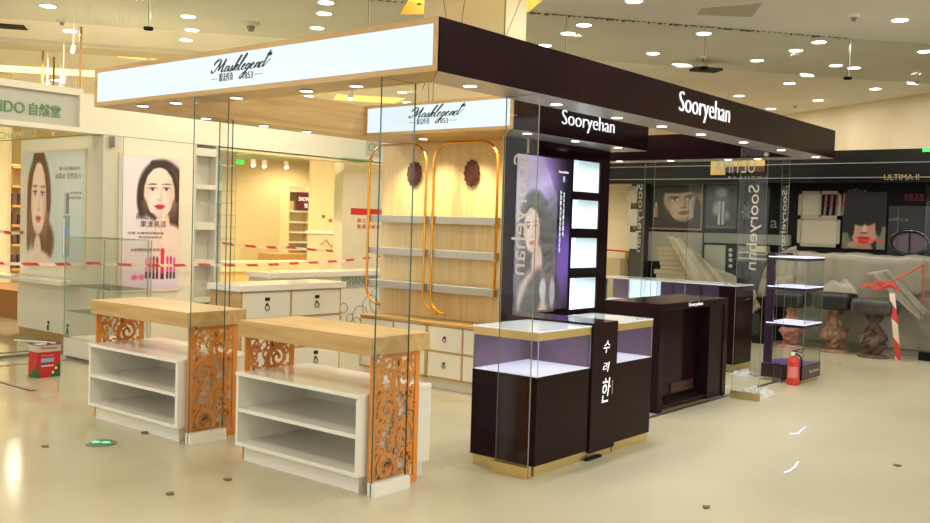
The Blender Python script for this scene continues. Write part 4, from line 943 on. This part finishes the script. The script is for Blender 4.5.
# far shelving with plum sign
a = at(287,270,'x',-20); c = at(311,270,'x',-20)
t = thing('tall_shelving', (-20.2,(a.y+c.y)/2,0), 'tall cream shelving with a plum sign deep in the warm shop', 'shelving')
zt = at(290,186,'x',-20).z
b = MB(); b.box(-20.4,-20.36,a.y,c.y,0,zt).box(-20.36,-20,a.y,a.y+.05,0,zt).box(-20.36,-20,c.y-.05,c.y,0,zt); b.build('carcass', WARMW, t)
for v in (191,211,222,232,242,249,262): z = at(298,v,'x',-20).z; bx(-20.36,-20,a.y+.05,c.y-.05,z-.04,z+.02).build('shelf', WHITEM, t)
q = at(297,192,'x',-19.98); r_ = at(309.5,210,'x',-19.98)
pl = bx(-19.99,-19.96,q.y,r_.y,r_.z,q.z).build('plum_sign', mat('plum_red', (112,42,48), .5), t); lettering('SNOW', pl, LETW, (-19.96,q.y+.06,(q.z+r_.z)/2), (0,1,0), FU, (r_.y-q.y)*.8, .13, .005); lettering('雪', pl, LETW, (-19.96,q.y+.3,r_.z+.06), (0,1,0), FU, .14, .14, .005)
a = at(277,255,'x',-17); c = at(309,255,'x',-17)
t = thing('low_plinth', (-17.3,(a.y+c.y)/2,0), 'low tan wooden platform inside the warm shop', 'platform'); bx(-17.8,-17,a.y,c.y,0,at(290,254,'x',-17).z).build('body', mat('tan_wood', (196,150,84), .5), t)
a = at(232,262,'x',-15); 
t = thing('low_bench', (-15.3,a.y+1.5,0), 'long cream bench inside the warm shop', 'bench'); bx(-15.7,-15,a.y-1,a.y+2.6,.35,at(250,262,'x',-15).z).build('top', WARMW, t); bx(-15.6,-15.1,a.y-.9,a.y+2.5,0,.35).build('base', _M['warm_edge'], t)
# interior glimpsed left of the poster block
a = at(-3,200,'x',-14); c = at(11,200,'x',-14)
t = thing('white_pillar', (-14.2,a.y,0), 'slim white pillar at the left edge of the photo', 'pillar'); bx(-14.4,-14,a.y-.2,c.y,0,CEIL).build('shaft', CREAM, t)
a = at(12.5,200,'x',-16); c = at(30,200,'x',-16)
t = thing('stocked_shelf', (-16.2,a.y,0), 'brown stocked shelving glimpsed between white pillar and poster block', 'shelving')
b = MB(); b.box(-16.5,-16.45,a.y,c.y,0,2.6).box(-16.45,-16,c.y-.04,c.y,0,2.6); b.build('carcass', WARMW, t)
for z in (.4,.9,1.3,1.7,2.1,2.5): bx(-16.45,-16,a.y,c.y-.04,z,z+.049).build('shelf', mat('shelf_tan', (196,146,80), .5), t)
rnd = random.Random(2)
for z in (.45,.95,1.35,1.75):
    for k in range(3):
        y = a.y+.03+k*.12; wz = {.45:'lowest',.95:'second',1.35:'third',1.75:'highest'}[z]; wk = ['left','middle','right'][k]
        tag(bx(-16.2,-16.05,y,y+.09,z,z+.16+rnd.random()*.12).build('product_box', mat(f'box_{k}', [(90,60,50),(60,52,56),(150,90,60)][k], .5)), f'small dark product box on the {wz} brown shelf left of the poster block, {wk}', 'box', 'boxes on the brown stocked shelving')
a = at(-6,286,'z',.45); tag(bx(a.x-1.0,a.x+1.1,a.y,a.y+.8,0,.42).build('wooden_bench', mat('bench_wood', (160,104,50), .4)), 'low brown wooden bench at the left edge under the ledge', 'bench')

# red and white barrier tapes
tape = mat('barrier_tape', (224,210,196), .5); nt = tape.node_tree; b_ = nt.nodes['Principled BSDF']
tc = nt.nodes.new('ShaderNodeTexCoord'); wv = nt.nodes.new('ShaderNodeTexWave'); wv.wave_type = 'BANDS'; wv.bands_direction = 'DIAGONAL'; wv.inputs['Scale'].default_value = 1.7; wv.inputs['Distortion'].default_value = .4
rp = nt.nodes.new('ShaderNodeValToRGB'); rp.color_ramp.interpolation = 'CONSTANT'; rp.color_ramp.elements[0].color = (*srgb((226,206,188)), 1); rp.color_ramp.elements[1].position = .52; rp.color_ramp.elements[1].color = (*srgb((206,62,48)), 1)
nt.links.new(tc.outputs['Object'], wv.inputs[0]); nt.links.new(wv.outputs[1], rp.inputs[0]); nt.links.new(rp.outputs[0], b_.inputs['Base Color'])
def tapeline(pts, label, h=.033, name='barrier_tape', grp='barrier tapes'):
    P = [Vector(p) for p in pts]; n = 24*(len(P)-1); b = MB(); V = []
    for i in range(n+1):
        t = i/n*(len(P)-1); k = min(int(t), len(P)-2); q = P[k].lerp(P[k+1], t-k); sg = 4*(t-k)*(1-(t-k))*.02
        V += [(q.x+.004*math.sin(i), q.y, q.z-sg-h/2), (q.x, q.y, q.z-sg+h/2)]
    b.add(V, [(2*i, 2*i+2, 2*i+3, 2*i+1) for i in range(n)])
    return tag(b.build(name, tape, None, solid=.002), label, 'tape', grp)
zl = lambda u, v, X: tuple(at(u, v, 'x', X))
tapeline([zl(-20,262,-6.8), zl(95,263,-6.8), zl(200,264.5,-6.8), zl(300,263,-6.8), zl(382,256,-6.8)], 'red and white barrier tape sagging in front of both beauty posters')
tapeline([zl(222,243,-7.6), zl(290,247.5,-7.6), zl(376,252,-7.6)], 'red and white barrier tape across the warm opening, the upper one', .035)
tapeline([(-9.9,1.5,1.40), (-8.95,1.72,1.36), (-8.4,1.8,1.35)], 'short red barrier tape at the left edge before the pale blue poster', .04)

# paint can with stirring stick
t = thing('paint_can', (-5.61,.67,0), 'square red and green paint can with a grey lid band, on the floor at left', 'can')
px0, px1, py0, py1 = -5.70,-5.515,.555,.785
bx(px0,px1,py0,py1,0,.25).build('body', mat('can_red', (186,34,36), .35), t, bevel=.004)
bx(px0-.002,px1+.002,py0-.002,py1+.002,.25,.315).build('lid_band', mat('can_band', (196,186,176), .35, .2), t)
b = MB(); b.box(px0-.004,px1+.004,py0-.004,py0+.004,.315,.322).box(px0-.004,px1+.004,py1-.004,py1+.004,.315,.322).box(px0-.004,px0+.004,py0,py1,.315,.322).box(px1-.004,px1+.004,py0,py1,.315,.322).cyl((-5.56,.70,.315),(-5.56,.70,.335),.03,seg=12)
b.build('rim', mat('can_rim', (120,60,54), .4, .5), t)
lettering('Evergain', t, mat('can_letter', (130,30,34), .5), (px1+.002, py0+.035, .268), (0,1,0), FU, .165, .032, .001, bold=.02)
b = MB(); X = px1+.0015
b.prism([(X,py1,.0),(X,py1-.10,.0),(X,py1-.10,.04),(X,py1-.055,.07),(X,py1-.03,.13),(X,py1,.15)], (.001,0,0)).prism([(X,py0,0),(X,py0+.025,0),(X,py0+.008,.06),(X,py0,.16)], (.001,0,0)).box(X,X+.001,py0+.02,py0+.07,.072,.084).box(X,X+.001,py0+.04,py0+.10,.125,.138).build('green_print', mat('can_green', (32,92,46), .4), t)
b = MB(); b.prism([(px0,py0-.0015,0),(px0+.09,py0-.0015,0),(px0+.185,py0-.0015,0),(px0+.185,py0-.0015,.17),(px0+.15,py0-.0015,.10),(px0+.09,py0-.0015,.05)], (0,.001,0)).build('green_flame', _M['can_green'], t)
bx(X,X+.001,py0+.035,py0+.165,.150,.188).build('blue_label', mat('can_blue', (132,168,206), .4), t); bx(X,X+.001,py0+.035,py0+.16,.108,.120).build('white_line', mat('can_white', (214,210,200), .4), t); lettering('Evergain', t, mat('can_gold', (206,180,120), .4), (X, py0+.04, .205), (0,1,0), FU, .12, .018, .001, bold=.02)
b = MB(); 
for yy, zz_ in ((py1-.045,.085),(py1-.075,.045)): b.cyl((X,yy,zz_),(X+.002,yy,zz_),.013,seg=10)
b.build('fruit_print', mat('can_cream', (236,216,170), .4), t)
b = MB(); b.cyl((-5.88,.50,.338),(-5.50,.72,.330),.010,seg=8); tag(b.build('stirring_stick', mat('stick_grey', (176,180,168), .4)), 'pale stirring stick lying across the red paint can', 'stick')

# ================================================================ THE BLACK SHOP AT THE RIGHT
YW = 10.30
bs = thing('black_shop_wall', (-2, YW, 0), 'black shop wall of framed panels behind the kiosk at right', 'shop wall')
a = at(632,160,'y',YW); xl = a.x
bx(xl, 3.4, YW+.02, YW+.12, 0, 2.86).build('backing', BLACKM, bs)
fx = thing('black_shop_fascia', (-2, 9.75, 2.45), 'long black shop fascia with thin silver rails behind the kiosk', 'fascia')
q0 = at(608,150,'y',9.75); 
bx(q0.x-1.6, 3.4, 9.75, 9.95, 2.36, 2.81).build('board', BLACK, fx)
for z in (2.62,2.42): bx(q0.x-1.6, 3.4, 9.72, 9.75, z, z+.014).build('rail', mat('dull_rail', (120,118,110), .4, .6), fx)
bx(q0.x-1.6, 3.4, 9.95, YW+.02, 2.80, 2.82).build('roof_panel', BLACKM, fx)
def wq(u, v, y=YW): return at(u, v, 'y', y)
def wbox(par, name, u0, v0, u1, v1, y0, y1, m):
    vm = (v0+v1)/2; um = (u0+u1)/2; return bx(wq(u0,vm,y0).x, wq(u1,vm,y0).x, y0, y1, wq(um,v1,y0).z, wq(um,v0,y0).z).build(name, m, par)
# cream end wall and dark pillar left of the posters
wbox(bs, 'dark_pillar', 631, 158, 645, 282, YW-.15, YW+.02, mat('dark_pillar_grey', (54,54,50), .4))
a = wq(560,156,YW+.4); c = wq(636,156,YW+.4); struct(bx(a.x,c.x,YW+.4,YW+.5,0,3.2).build('wall_cream', CREAM))
a = wq(616,258,YW+.3); tag(bx(a.x-.1,a.x+.2,YW+.1,YW+.38,0,a.z).build('side_cabinet', mat('side_grey', (180,168,130), .5)), 'pale low cabinet before the cream wall right of the tower', 'cabinet')
a = wq(624,258,YW+.3); tag(bx(a.x,a.x+.08,YW+.34,YW+.4,a.z-.1,a.z+.1).build('wall_box', mat('olive_box', (150,124,60), .5)), 'small olive wall box right of the aubergine tower', 'box')
for i, (v0, v1) in enumerate(((186,203),(209,226),(232,249))):
    a = wq(628,v0,YW-.2); c = wq(637,v1,YW-.2); tag(bx(a.x,c.x,YW-.21,YW-.16,c.z,a.z).build('paper_sheet', mat('sheet_grey', (176,170,150), .6)), f'pale sheet on the dark pillar, {["top","middle","lowest"][i]} of three', 'paper', 'sheets on the dark pillar')
for v in (204.5,228): a = wq(634,v,YW-.2); bx(a.x-.03,a.x+.05,YW-.2,YW-.15,a.z-.03,a.z+.03).build('pillar_clip', mat('clip_brown', (110,80,44), .5), bs)
def wposter(name, label, u0, v0, u1, v1, P, m, fr=.03, emit=0, y=YW):
    vm = (v0+v1)/2; um = (u0+u1)/2; a = Vector((wq(u0,vm,y).x, y, wq(um,v1,y).z)); c = Vector((wq(u1,vm,y).x, y, wq(um,v0,y).z))
    return framed(name, label, None, (a.x, y+.018, a.z), (1,0,0), c.x-a.x, P, m, emit=emit, fr=fr, rough=.3)
GF = mat('dull_gold_frame', (120,104,60), .4, .4)
a = wq(648,228); c = wq(701,187); asp = (c.z-a.z)/(c.x-a.x)
P = Paint(96, 74, asp, (26,26,24)); P.face(.66,.27,.35,(150,130,108),(84,70,56),(110,72,60),(30,26,22),-.12,True,sx=1.35)
P.ell(.55,.02,.42,.12,(24,24,22),.3,-.05); P.line([(.1,.06),(.5,.02),(.95,.10)],.06,(30,32,28),.5); P.ell(.93,.5,.06,.3,(24,22,20),.4)
P.rect(.12,.38,.20,.56,(120,84,56)); P.rect(.14,.30,.18,.38,(150,140,110)); P.rect(.13,.40,.15,.55,(180,130,90)); P.ell(.50,.78,.25,.06,(36,38,34),.6)
wposter('fragrance_poster', 'dark gold framed poster of a frowning man with a small bottle', 648,187,701,228,P,GF,emit=.25)
a = wq(706,229); c = wq(737,188); asp = (c.z-a.z)/(c.x-a.x)
P = Paint(40, 50, asp, (22,23,22)); P.ell(.5,.4*asp,.22,.3,(84,86,84),.9,0,.8); P.rect(.40,.35*asp,.48,.9*asp,(150,150,146)); P.rect(.52,.35*asp,.60,.9*asp,(140,142,138)); P.rect(.42,.28*asp,.46,.36*asp,(20,20,20)); P.rect(.54,.28*asp,.58,.36*asp,(20,20,20)); P.ell(.34,.55*asp,.12,.2,(120,124,122),1); P.ell(.68,.7*asp,.1,.15,(100,104,102),1); P.rect(.05,.93*asp,.95,.97*asp,(110,100,70),.7); P.ell(.5,.16*asp,.2,.14,(120,122,120),.9)
wposter('mascara_poster', 'dark poster of two silver tubes beside the frowning man', 706,188,737,229,P,BLACKM,emit=.25)
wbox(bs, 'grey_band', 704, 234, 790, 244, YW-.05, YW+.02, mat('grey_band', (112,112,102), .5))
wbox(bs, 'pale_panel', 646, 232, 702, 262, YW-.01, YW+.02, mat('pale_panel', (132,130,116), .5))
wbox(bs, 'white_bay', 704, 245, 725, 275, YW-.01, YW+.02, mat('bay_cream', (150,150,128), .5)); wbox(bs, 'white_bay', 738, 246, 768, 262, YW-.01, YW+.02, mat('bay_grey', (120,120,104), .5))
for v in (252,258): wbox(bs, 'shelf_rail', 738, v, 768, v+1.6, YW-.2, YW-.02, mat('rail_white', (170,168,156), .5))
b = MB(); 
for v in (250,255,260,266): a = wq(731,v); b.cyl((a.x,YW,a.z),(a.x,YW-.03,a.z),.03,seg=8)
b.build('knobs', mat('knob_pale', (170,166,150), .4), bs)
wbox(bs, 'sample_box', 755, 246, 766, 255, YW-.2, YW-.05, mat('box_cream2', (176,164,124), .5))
# emblem between the posters
a = wq(747,212); b = MB()
for k in range(6): an = k*1.05; b.tube([(a.x+.09*math.cos(an)*s_, YW-.01, a.z+.12*math.sin(an)*s_) for s_ in (.2,.6,1)], [.02,.025,.01], 6)
b.build('emblem', mat('emblem_grey', (104,106,100), .4), bs)
lettering('a', bs, mat('round_letter', (100,104,96), .5), (wq(770,224).x, YW+.015, wq(770,228).z), FR, FU, .11, .12, .004)
# open cream shelving in the black wall
t = thing('open_wall_shelf', wq(820,246), 'cream open wall shelf with a row of lipsticks on the black shop wall', 'wall shelf')
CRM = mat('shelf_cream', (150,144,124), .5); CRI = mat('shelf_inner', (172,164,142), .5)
a = wq(797,246); c = wq(842,191); m0 = wq(820,217.5); mx_ = wq(820.5,200).x
b = MB(); fr = .05
b.box(a.x,c.x,YW-.02,YW-.0,c.z-fr,c.z).box(a.x,c.x,YW-.02,YW,a.z,a.z+fr).box(a.x,a.x+fr,YW-.02,YW,a.z,c.z).box(c.x-fr,c.x,YW-.02,YW,a.z,c.z).box(a.x,c.x,YW-.02,YW,m0.z-.03,m0.z+.03).box(mx_-.01,mx_+.02,YW-.02,YW,m0.z,c.z)
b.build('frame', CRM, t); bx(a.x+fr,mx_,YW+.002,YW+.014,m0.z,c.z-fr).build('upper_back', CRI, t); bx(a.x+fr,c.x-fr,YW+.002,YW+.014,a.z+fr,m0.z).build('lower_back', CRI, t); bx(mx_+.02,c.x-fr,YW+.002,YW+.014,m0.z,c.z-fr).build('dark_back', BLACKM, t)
for k in range(4):
    x = mx_+.07+k*.085; tag(MB().cyl((x,YW-.008,m0.z+.035),(x+.01,YW-.008,m0.z+.16),.020,seg=8).cyl((x+.01,YW-.008,m0.z+.16),(x+.02,YW-.008,m0.z+.36),.026,.02,8,m=1).build('lipstick', [mat('lip_tube', (110,104,100), .4), mat('lip_red', (120,56,54), .4)]), 'red lipstick in the cream open wall shelf, ' + ['beside the divider','second from the divider','third from the divider','at the right side'][k], 'lipstick', 'lipsticks in the cream wall shelf')
# big face poster with red lips
a = wq(843,249); c = wq(886,196); asp = (c.z-a.z)/(c.x-a.x)
P = Paint(56, 68, asp, (16,16,16)); P.rect(0,.72*asp,.2,asp,(90,86,66)); P.rect(.8,.6*asp,1,asp,(96,92,72)); P.ell(.51,.62*asp,.37,.44,(150,112,92),.12); P.ell(.52,1.02*asp,.2,.22,(130,94,76),.3)
P.ell(.48,.28*asp,.46,.44,(14,14,14),.1); P.rect(0,0,1,.42*asp,(14,14,14)); P.poly([(.1,.40*asp),(.9,.40*asp),(.86,.56*asp),(.62,.50*asp),(.45,.58*asp),(.2,.52*asp)],(14,14,14)); P.ell(.52,.64*asp,.05,.10,(180,138,112),.8); P.ell(.50,.72*asp,.09,.025,(96,64,52),.6)
P.ell(.50,.81*asp,.16,.045,(150,30,26),.3); P.ell(.50,.87*asp,.13,.05,(160,34,28),.3); P.line([(.40,.845*asp),(.98,.845*asp)],.022,(186,44,40),.4); P.ell(.26,.93*asp,.12,.09,(140,104,84),.5); P.ell(.2,.6*asp,.08,.3,(14,14,14),.4); P.ell(.84,.55*asp,.08,.3,(14,14,14),.4)
t, o_ = wposter('lipstick_poster', 'dark poster of a face with fringe over the eyes and red lips', 843,196,886,249,P,BLACKM,fr=.01,emit=.35)
c = wq(848,192); lettering('office', bs, mat('dim_letter', (110,108,100), .4), (c.x, YW-.002, wq(848,193).z), FR, FU, .26, .065, .004, spacing=1.2)
# round mirror compact panel at the right
t = thing('compact_panel', wq(908,255), 'dark panel with a large round powder compact at the far right of the shop wall', 'panel')
wbox(t, 'backing', 888, 206, 929, 256, YW-.012, YW+.01, mat('panel_dark', (34,34,34), .35))
a = wq(910,243); b = MB(); b.tube([(a.x+.26*math.cos(q), YW-.04, a.z+.17*math.sin(q)) for q in [2*math.pi*i/32 for i in range(33)]], .022, 8); b.build('compact_rim', mat('compact_black', (22,22,22), .25), t)
b = MB(); b.prism([(a.x+.225*math.cos(q), YW-.02, a.z+.14*math.sin(q)) for q in [2*math.pi*i/28 for i in range(28)]], (0,.006,0)); b.build('compact_pans', mat('compact_mauve', (92,78,88), .4), t)
bx(a.x-.006,a.x+.006,YW-.045,YW-.02,a.z-.14,a.z+.14).build('divider', BLACK, t)
for u in (899.5, 927): q = wq(u,207); bx(q.x-.006,q.x+.006,YW-.03,YW-.012,wq(u,252).z,q.z).build('edge_strip', mat('edge_strip', (90,88,80), .4), t)
lettering('office', t, _M['dim_letter'], (wq(889,220).x, YW-.013, wq(889,221).z), FR, FU, .26, .055, .004)
# gold names on the fascia
GL = mat('dim_gold', (160,134,84), .4, .3, emit=(150,120,70), es=.15)
a = at(884,180,'y',9.74); lettering('ULTIMA II', fx, GL, (a.x, 9.74, a.z), FR, FU, at(919,180,'y',9.74).x-a.x, .075, .006)
lettering('专柜正品', bs, mat('dim_red', (120,36,26), .5), (wq(904,201).x, YW-.013, wq(904,201).z), FR, FU, .26, .10, .004)
a = at(711,175,'y',9.72); c = at(726,159,'y',9.72); d2 = at(765,166,'y',9.72)
gp = bx(a.x,c.x,9.70,9.72,a.z,c.z).build('gold_plate', mat('gold_paper', (186,160,86), .5), fx); bx(c.x,d2.x,9.70,9.72,d2.z,c.z).build('gold_plate', _M['gold_paper'], fx); bx(c.x,d2.x,9.705,9.72,a.z+.04,d2.z).build('brown_plate', mat('brown_paper', (60,30,24), .5), fx)
lettering('ULTIMA', fx, mat('dull_silver', (150,146,134), .4, .3), (a.x+.06, 9.699, d2.z-.10), FR, FU, d2.x-a.x-.2, .20, .006, mirror=True)
lettering('BEAUTY', fx, _M['dull_silver'], (c.x+.06, 9.699, a.z-.06), FR, FU, d2.x-c.x-.1, .03, .004, spacing=1.6)
# white cabinet along the shop front under plastic
cab = thing('long_white_cabinet', (-.6, 10.0, 0), 'long white cabinet under draped plastic at the back right', 'cabinet')
cx_ = wq(797,300,9.86).x
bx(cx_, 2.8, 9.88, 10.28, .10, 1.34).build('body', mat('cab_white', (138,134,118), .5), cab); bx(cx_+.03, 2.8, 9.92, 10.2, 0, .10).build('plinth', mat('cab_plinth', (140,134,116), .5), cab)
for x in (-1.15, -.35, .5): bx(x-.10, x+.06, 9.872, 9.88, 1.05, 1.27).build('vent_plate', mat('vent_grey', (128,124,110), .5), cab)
CLOTH = tex(mat('dust_sheet', (140,132,108), .6), (132,124,102), (150,142,116), (1,1,1), 3, 5, 0, .3, .7, .3)
CLOTH2 = film('plastic_drape', (150,144,124), .72, .35)
def drape(name, fn, nu, nv, label, m=CLOTH):
    o = MB().grid(fn, nu, nv).build(name, m, None, smooth=True, solid=.004); return tag(o, label, 'dust sheet')
def nzf(x, s): return math.sin(x*7.1+s)+.5*math.sin(x*17.3+2*s)+.3*math.sin(x*31+3*s)
x0_, x1_ = cx_-.10, 1.2
def fn(i, j):
    x = x0_+(x1_-x0_)*i; low = .80+.16*math.sin(i*9+1)+.05*nzf(i*3,2)-(.0 if i > .12 else (.12-i)*3.2)
    if j < .3: return (x, 10.22-.36*(j/.3), 1.365+.012*nzf(x,1))
    k = (j-.3)/.7; return (x-(.30*k if i < .1 else 0)*(1-i*10 if i < .1 else 0), 9.855-.03*k*(1+nzf(x*1.5,3))-.02, 1.365-(1.365-low)*k)
drape('plastic_drape', fn, 60, 14, 'translucent plastic drape over the long white cabinet at the back right', CLOTH2)
def quadsheet(name, P, label, amp=.03, seed=1, m=CLOTH, nu=18, nv=18):
    P = [Vector(p) for p in P]; nn = (P[1]-P[0]).cross(P[3]-P[0]).normalized()
    def fn(i, j):
        q = P[0].lerp(P[1], i).lerp(P[3].lerp(P[2], i), j); return q+nn*amp*(nzf(i*1.2+j*.4, seed)+.6*nzf(j*.9, seed+2))
    return drape(name, fn, nu, nv, label, m)
y_ = 9.3
quadsheet('dust_sheet', [wq(667,236,9.90), wq(682,238,9.90), wq(742,296,9.68), wq(696,292,9.70)], 'pointed beige dust sheet sweeping down before the dark posters', .02, 1)
quadsheet('dust_sheet', [wq(770,256,9.80), wq(797,246,9.82), wq(792,296,9.76), wq(756,297,9.72)], 'pale dust sheet hanging at the left end of the plastic drape', .03, 4)
quadsheet('dust_sheet', [wq(733,283,9.72), wq(754,290,9.72), wq(761,308,9.68), wq(724,330,9.68)], 'grey folded dust sheet reaching the floor behind the glass door', .03, 6)
quadsheet('dust_sheet', [wq(703,263,9.90), wq(738,277,9.86), wq(740,322,9.84), wq(700,322,9.90)], 'long beige dust sheet lying against the end counter', .03, 8)
st = thing('covered_stack', wq(672,296,9.6), 'stack of beige boards under the point of the dust sheet', 'stack')
a = wq(655,290,9.95); c = wq(697,290,9.95)
for k in range(9):
    z = 1.36-.075*k; j = .012*math.sin(k*2.3)
    if z > .1: bx(a.x+.02*k+j-.12*(k > 4), c.x-.14*max(0,3-k)+j, 9.95, 10.2, z-.070, z).build('board', CLOTH, st)
bx(a.x+.06, c.x-.1, 9.98, 10.2, 0, .69).build('base_block', CLOTH, st)

# wrapped stools
SEAT = mat('black_seat', (26,26,26), .45); SEATG = tex(mat('wrapped_seat', (58,56,50), .4), (50,48,44), (70,66,58), (1,1,1), 6)
BRN = tex(mat('wrapping_brown', (120,92,66), .6), (106,78,56), (150,118,88), (1,1,1), 8); BRD = tex(mat('wrapping_dark', (78,58,52), .6), (66,48,44), (96,74,64), (1,1,1), 8); PNK = tex(mat('wrapping_pink', (170,110,96), .6), (150,90,78), (190,140,120), (1,1,1), 8)
def stool(c, w_, z0, z1, mseat, mw, label, seed):
    t = thing('wrapped_stool', (c[0],c[1],0), label, 'stool', 'wrapped stools before the white cabinet'); rnd = random.Random(seed)
    s_ = bx(c[0]-w_/2, c[0]+w_/2, c[1]-.22, c[1]+.22, z0, z1).build('seat', mseat, t); b_ = s_.modifiers.new('round', 'BEVEL'); b_.width = .07; b_.segments = 4
    MB().cyl((c[0],c[1],.03), (c[0],c[1],z0), .025, seg=12).build('column', CHROME, t)
    MB().lathe((c[0],c[1],0), [(.20,0),(.20,.012),(.16,.035),(.05,.05)], 24).build('base', mw, t)
    K = {}
    def wf(i, j):
        a = 2*math.pi*i; k = (round((i % 1)*12), round(j*9)); K.setdefault(k, rnd.random())
        prof = .045+.072*abs(math.sin(j*3.6+.5))*(1.15-j*.45); r = prof*(.65+.8*K[k])
        return (c[0]+r*math.cos(a)*1.15, c[1]+r*math.sin(a), .05+(z0-.05)*j+.02*K[k])
    MB().grid(wf, 12, 9).build('crumpled_wrapping', mw, t)
    for k in range(5):
        a = rnd.random()*6.3; z = .12+rnd.random()*(z0-.2); r = .1; p = Vector((c[0]+r*math.cos(a), c[1]+r*math.sin(a), z))
        MB().add([p, p+Vector((.12*math.cos(a),.12*math.sin(a),.05)), p+Vector((.10*math.cos(a+.6),.1*math.sin(a+.6),-.06)), p+Vector((0,0,.09))], [(0,1,2),(0,1,3),(0,2,3),(1,2,3)]).build('wrapping_flap', mw, t)
    return t
stool((-1.50,9.54), .46, .58, .80, SEAT, PNK, 'black seated stool with pink wrapped foot, seen through the glass display case', 1)
stool((-.90,9.55), .50, .59, .83, SEAT, BRN, 'black seated stool with tan wrapped foot, the middle stool', 2)
stool((-.33,9.40), .54, .57, .79, SEATG, BRD, 'grey wrapped stool with dark wrapped foot, nearest the red tape bow', 3)
# lump of plastic on the stools, red tape bow
def lump(i, j):
    a = at(826,289,'y',9.7); x = a.x-.02+.52*i; y = 9.44+.26*j; h = .16*math.sin(math.pi*min(max(i,.0),1))**.4*math.sin(math.pi*min(max(j,0),1))**.5
    return (x, y, .835+h*(1+.12*nzf(i*2+j,1)))
tag(MB().grid(lump, 22, 12).build('plastic_bundle', CLOTH2, None, smooth=True), 'bundle of folded plastic resting on the middle stool', 'plastic bundle')
quadsheet('plastic_drape', [wq(866,273,9.70), wq(888,269,9.70), wq(929,312,9.66), wq(922,322,9.64)], 'loose plastic flap falling right of the grey wrapped stool', .007, 3, CLOTH2)
rt = mat('tape_red', (196,66,54), .5); bw = thing('tape_bow', at(880,287,'y',9.25), 'crumpled bow of red tape on the grey wrapped stool', 'tape')
c = at(880,288,'y',9.25); rnd = random.Random(9); b = MB()
for k in range(9):
    a = rnd.random()*6.3; e = Vector((math.cos(a)*.25, -.03+.05*rnd.random(), abs(math.sin(a))*.11-.03)); P = [c+Vector((-.14+.03*k,0,-.01)), c+e*.6+Vector((0,0,.05)), c+e]
    V = []; 
    for p in P: V += [p+Vector((0,0,-.018)), p+Vector((0,.006,.018))]
    b.add(V, [(0,2,3,1),(2,4,5,3)])
b.build('loops', rt, bw, solid=.002)
tapeline([at(893,290,'y',9.24), at(896,325,'y',9.22), at(899,360,'z',.01)], 'red and white tape end hanging from the bow to the floor', .0)
bpy.data.objects.remove([o for o in bpy.data.objects if o.name.startswith('barrier_tape')][-1])
b = MB(); P = [at(892,293,'y',9.23), at(895,325,'y',9.22), at(898,360,'z',.005)]; V = []
for p in P: V += [p+Vector((-.035,0,0)), p+Vector((.035,.003,0))]
b.add(V, [(0,2,3,1),(2,4,5,3)]); tag(b.build('barrier_tape', tape, None, solid=.002), 'red and white tape end hanging from the bow to the floor', 'tape', 'barrier tapes')
b = MB(); b.tube([at(880,286,'y',9.25), at(903,276,'y',9.45), at(923,264,'y',9.57)], .012, 5); b.tube([at(923,264,'y',9.57), at(923.5,285,'y',9.57), at(923.5,302,'y',9.57)], .012, 5)
tag(b.build('tape_line', rt), 'taut red tape running from the bow up to the right glass door edge', 'tape', 'barrier tapes')
a = at(600,249,'y',YW+.1); c = at(631,252,'y',YW+.1); tag(MB().tube([a, c], .016, 5).build('tape_line', rt), 'short red tape across the cream gap right of the tower', 'tape', 'barrier tapes')
# glass fronts with black patch fittings
def front_pane(x0, x1, lab, side):
    t = thing('glass_door', ((x0+x1)/2, 9.60, 0), lab, 'glass door', 'glass doors of the black shop')
    MB().box(x0,x1,9.594,9.606,.02,2.35,0,em=1).build('pane', [GLASS, EDGE], t)
    xs = x0 if side < 0 else x1-.16; bx(xs, xs+.16, 9.575, 9.625, .0, .115).build('patch_fitting', BLACKM, t); return t
front_pane(-3.2, -1.93, 'glass door with black patch fitting behind the slim display case', 1)
front_pane(.19, 1.6, 'glass door with black patch fitting at the right edge of the photo', -1)
bx(q0.x, q0.x+.01, 9.9, 9.91, 2.7, 2.71)
tag(MB().box(*(lambda a: (a.x-.05,a.x+.1,9.70,9.72,a.z-.03,a.z+.02))(at(927,149.5,'y',9.72))).build('green_indicator', mat('green_exit', (60,200,80), .5, emit=(70,230,90), es=1.0)), 'tiny green exit light at the top right edge of the black fascia', 'exit light')
q = at(240,162,'x',-18); tag(bx(-18.05,-18,q.y-.1,q.y+.14,q.z-.06,q.z+.06).build('green_indicator', _M['green_exit']), 'tiny green exit light deep in the warm shop', 'exit light')
for u, v, k in ((253,164,0),(264,165,1),(286,166,2)):
    P_ = at(u, v, 'x', -16.5); tt = thing('track_spotlight', P_, 'bright spotlight deep inside the warm shop, ' + ['leftmost','middle','right'][k] + ' of three', 'spotlight', 'spotlights in the warm shop')
    MB().cyl(P_+Vector((0,0,.12)), P_-Vector((-.02,0,.03)), .07, seg=10).build('can', WHITEM, tt); MB().cyl(P_-Vector((-.021,0,.031)), P_-Vector((-.03,0,.045)), .06, seg=10).build('lens', LEDW, tt); MB().cyl(P_+Vector((0,0,.12)), (P_.x,P_.y,CEIL), .012, seg=5).build('stem', RIM, tt)
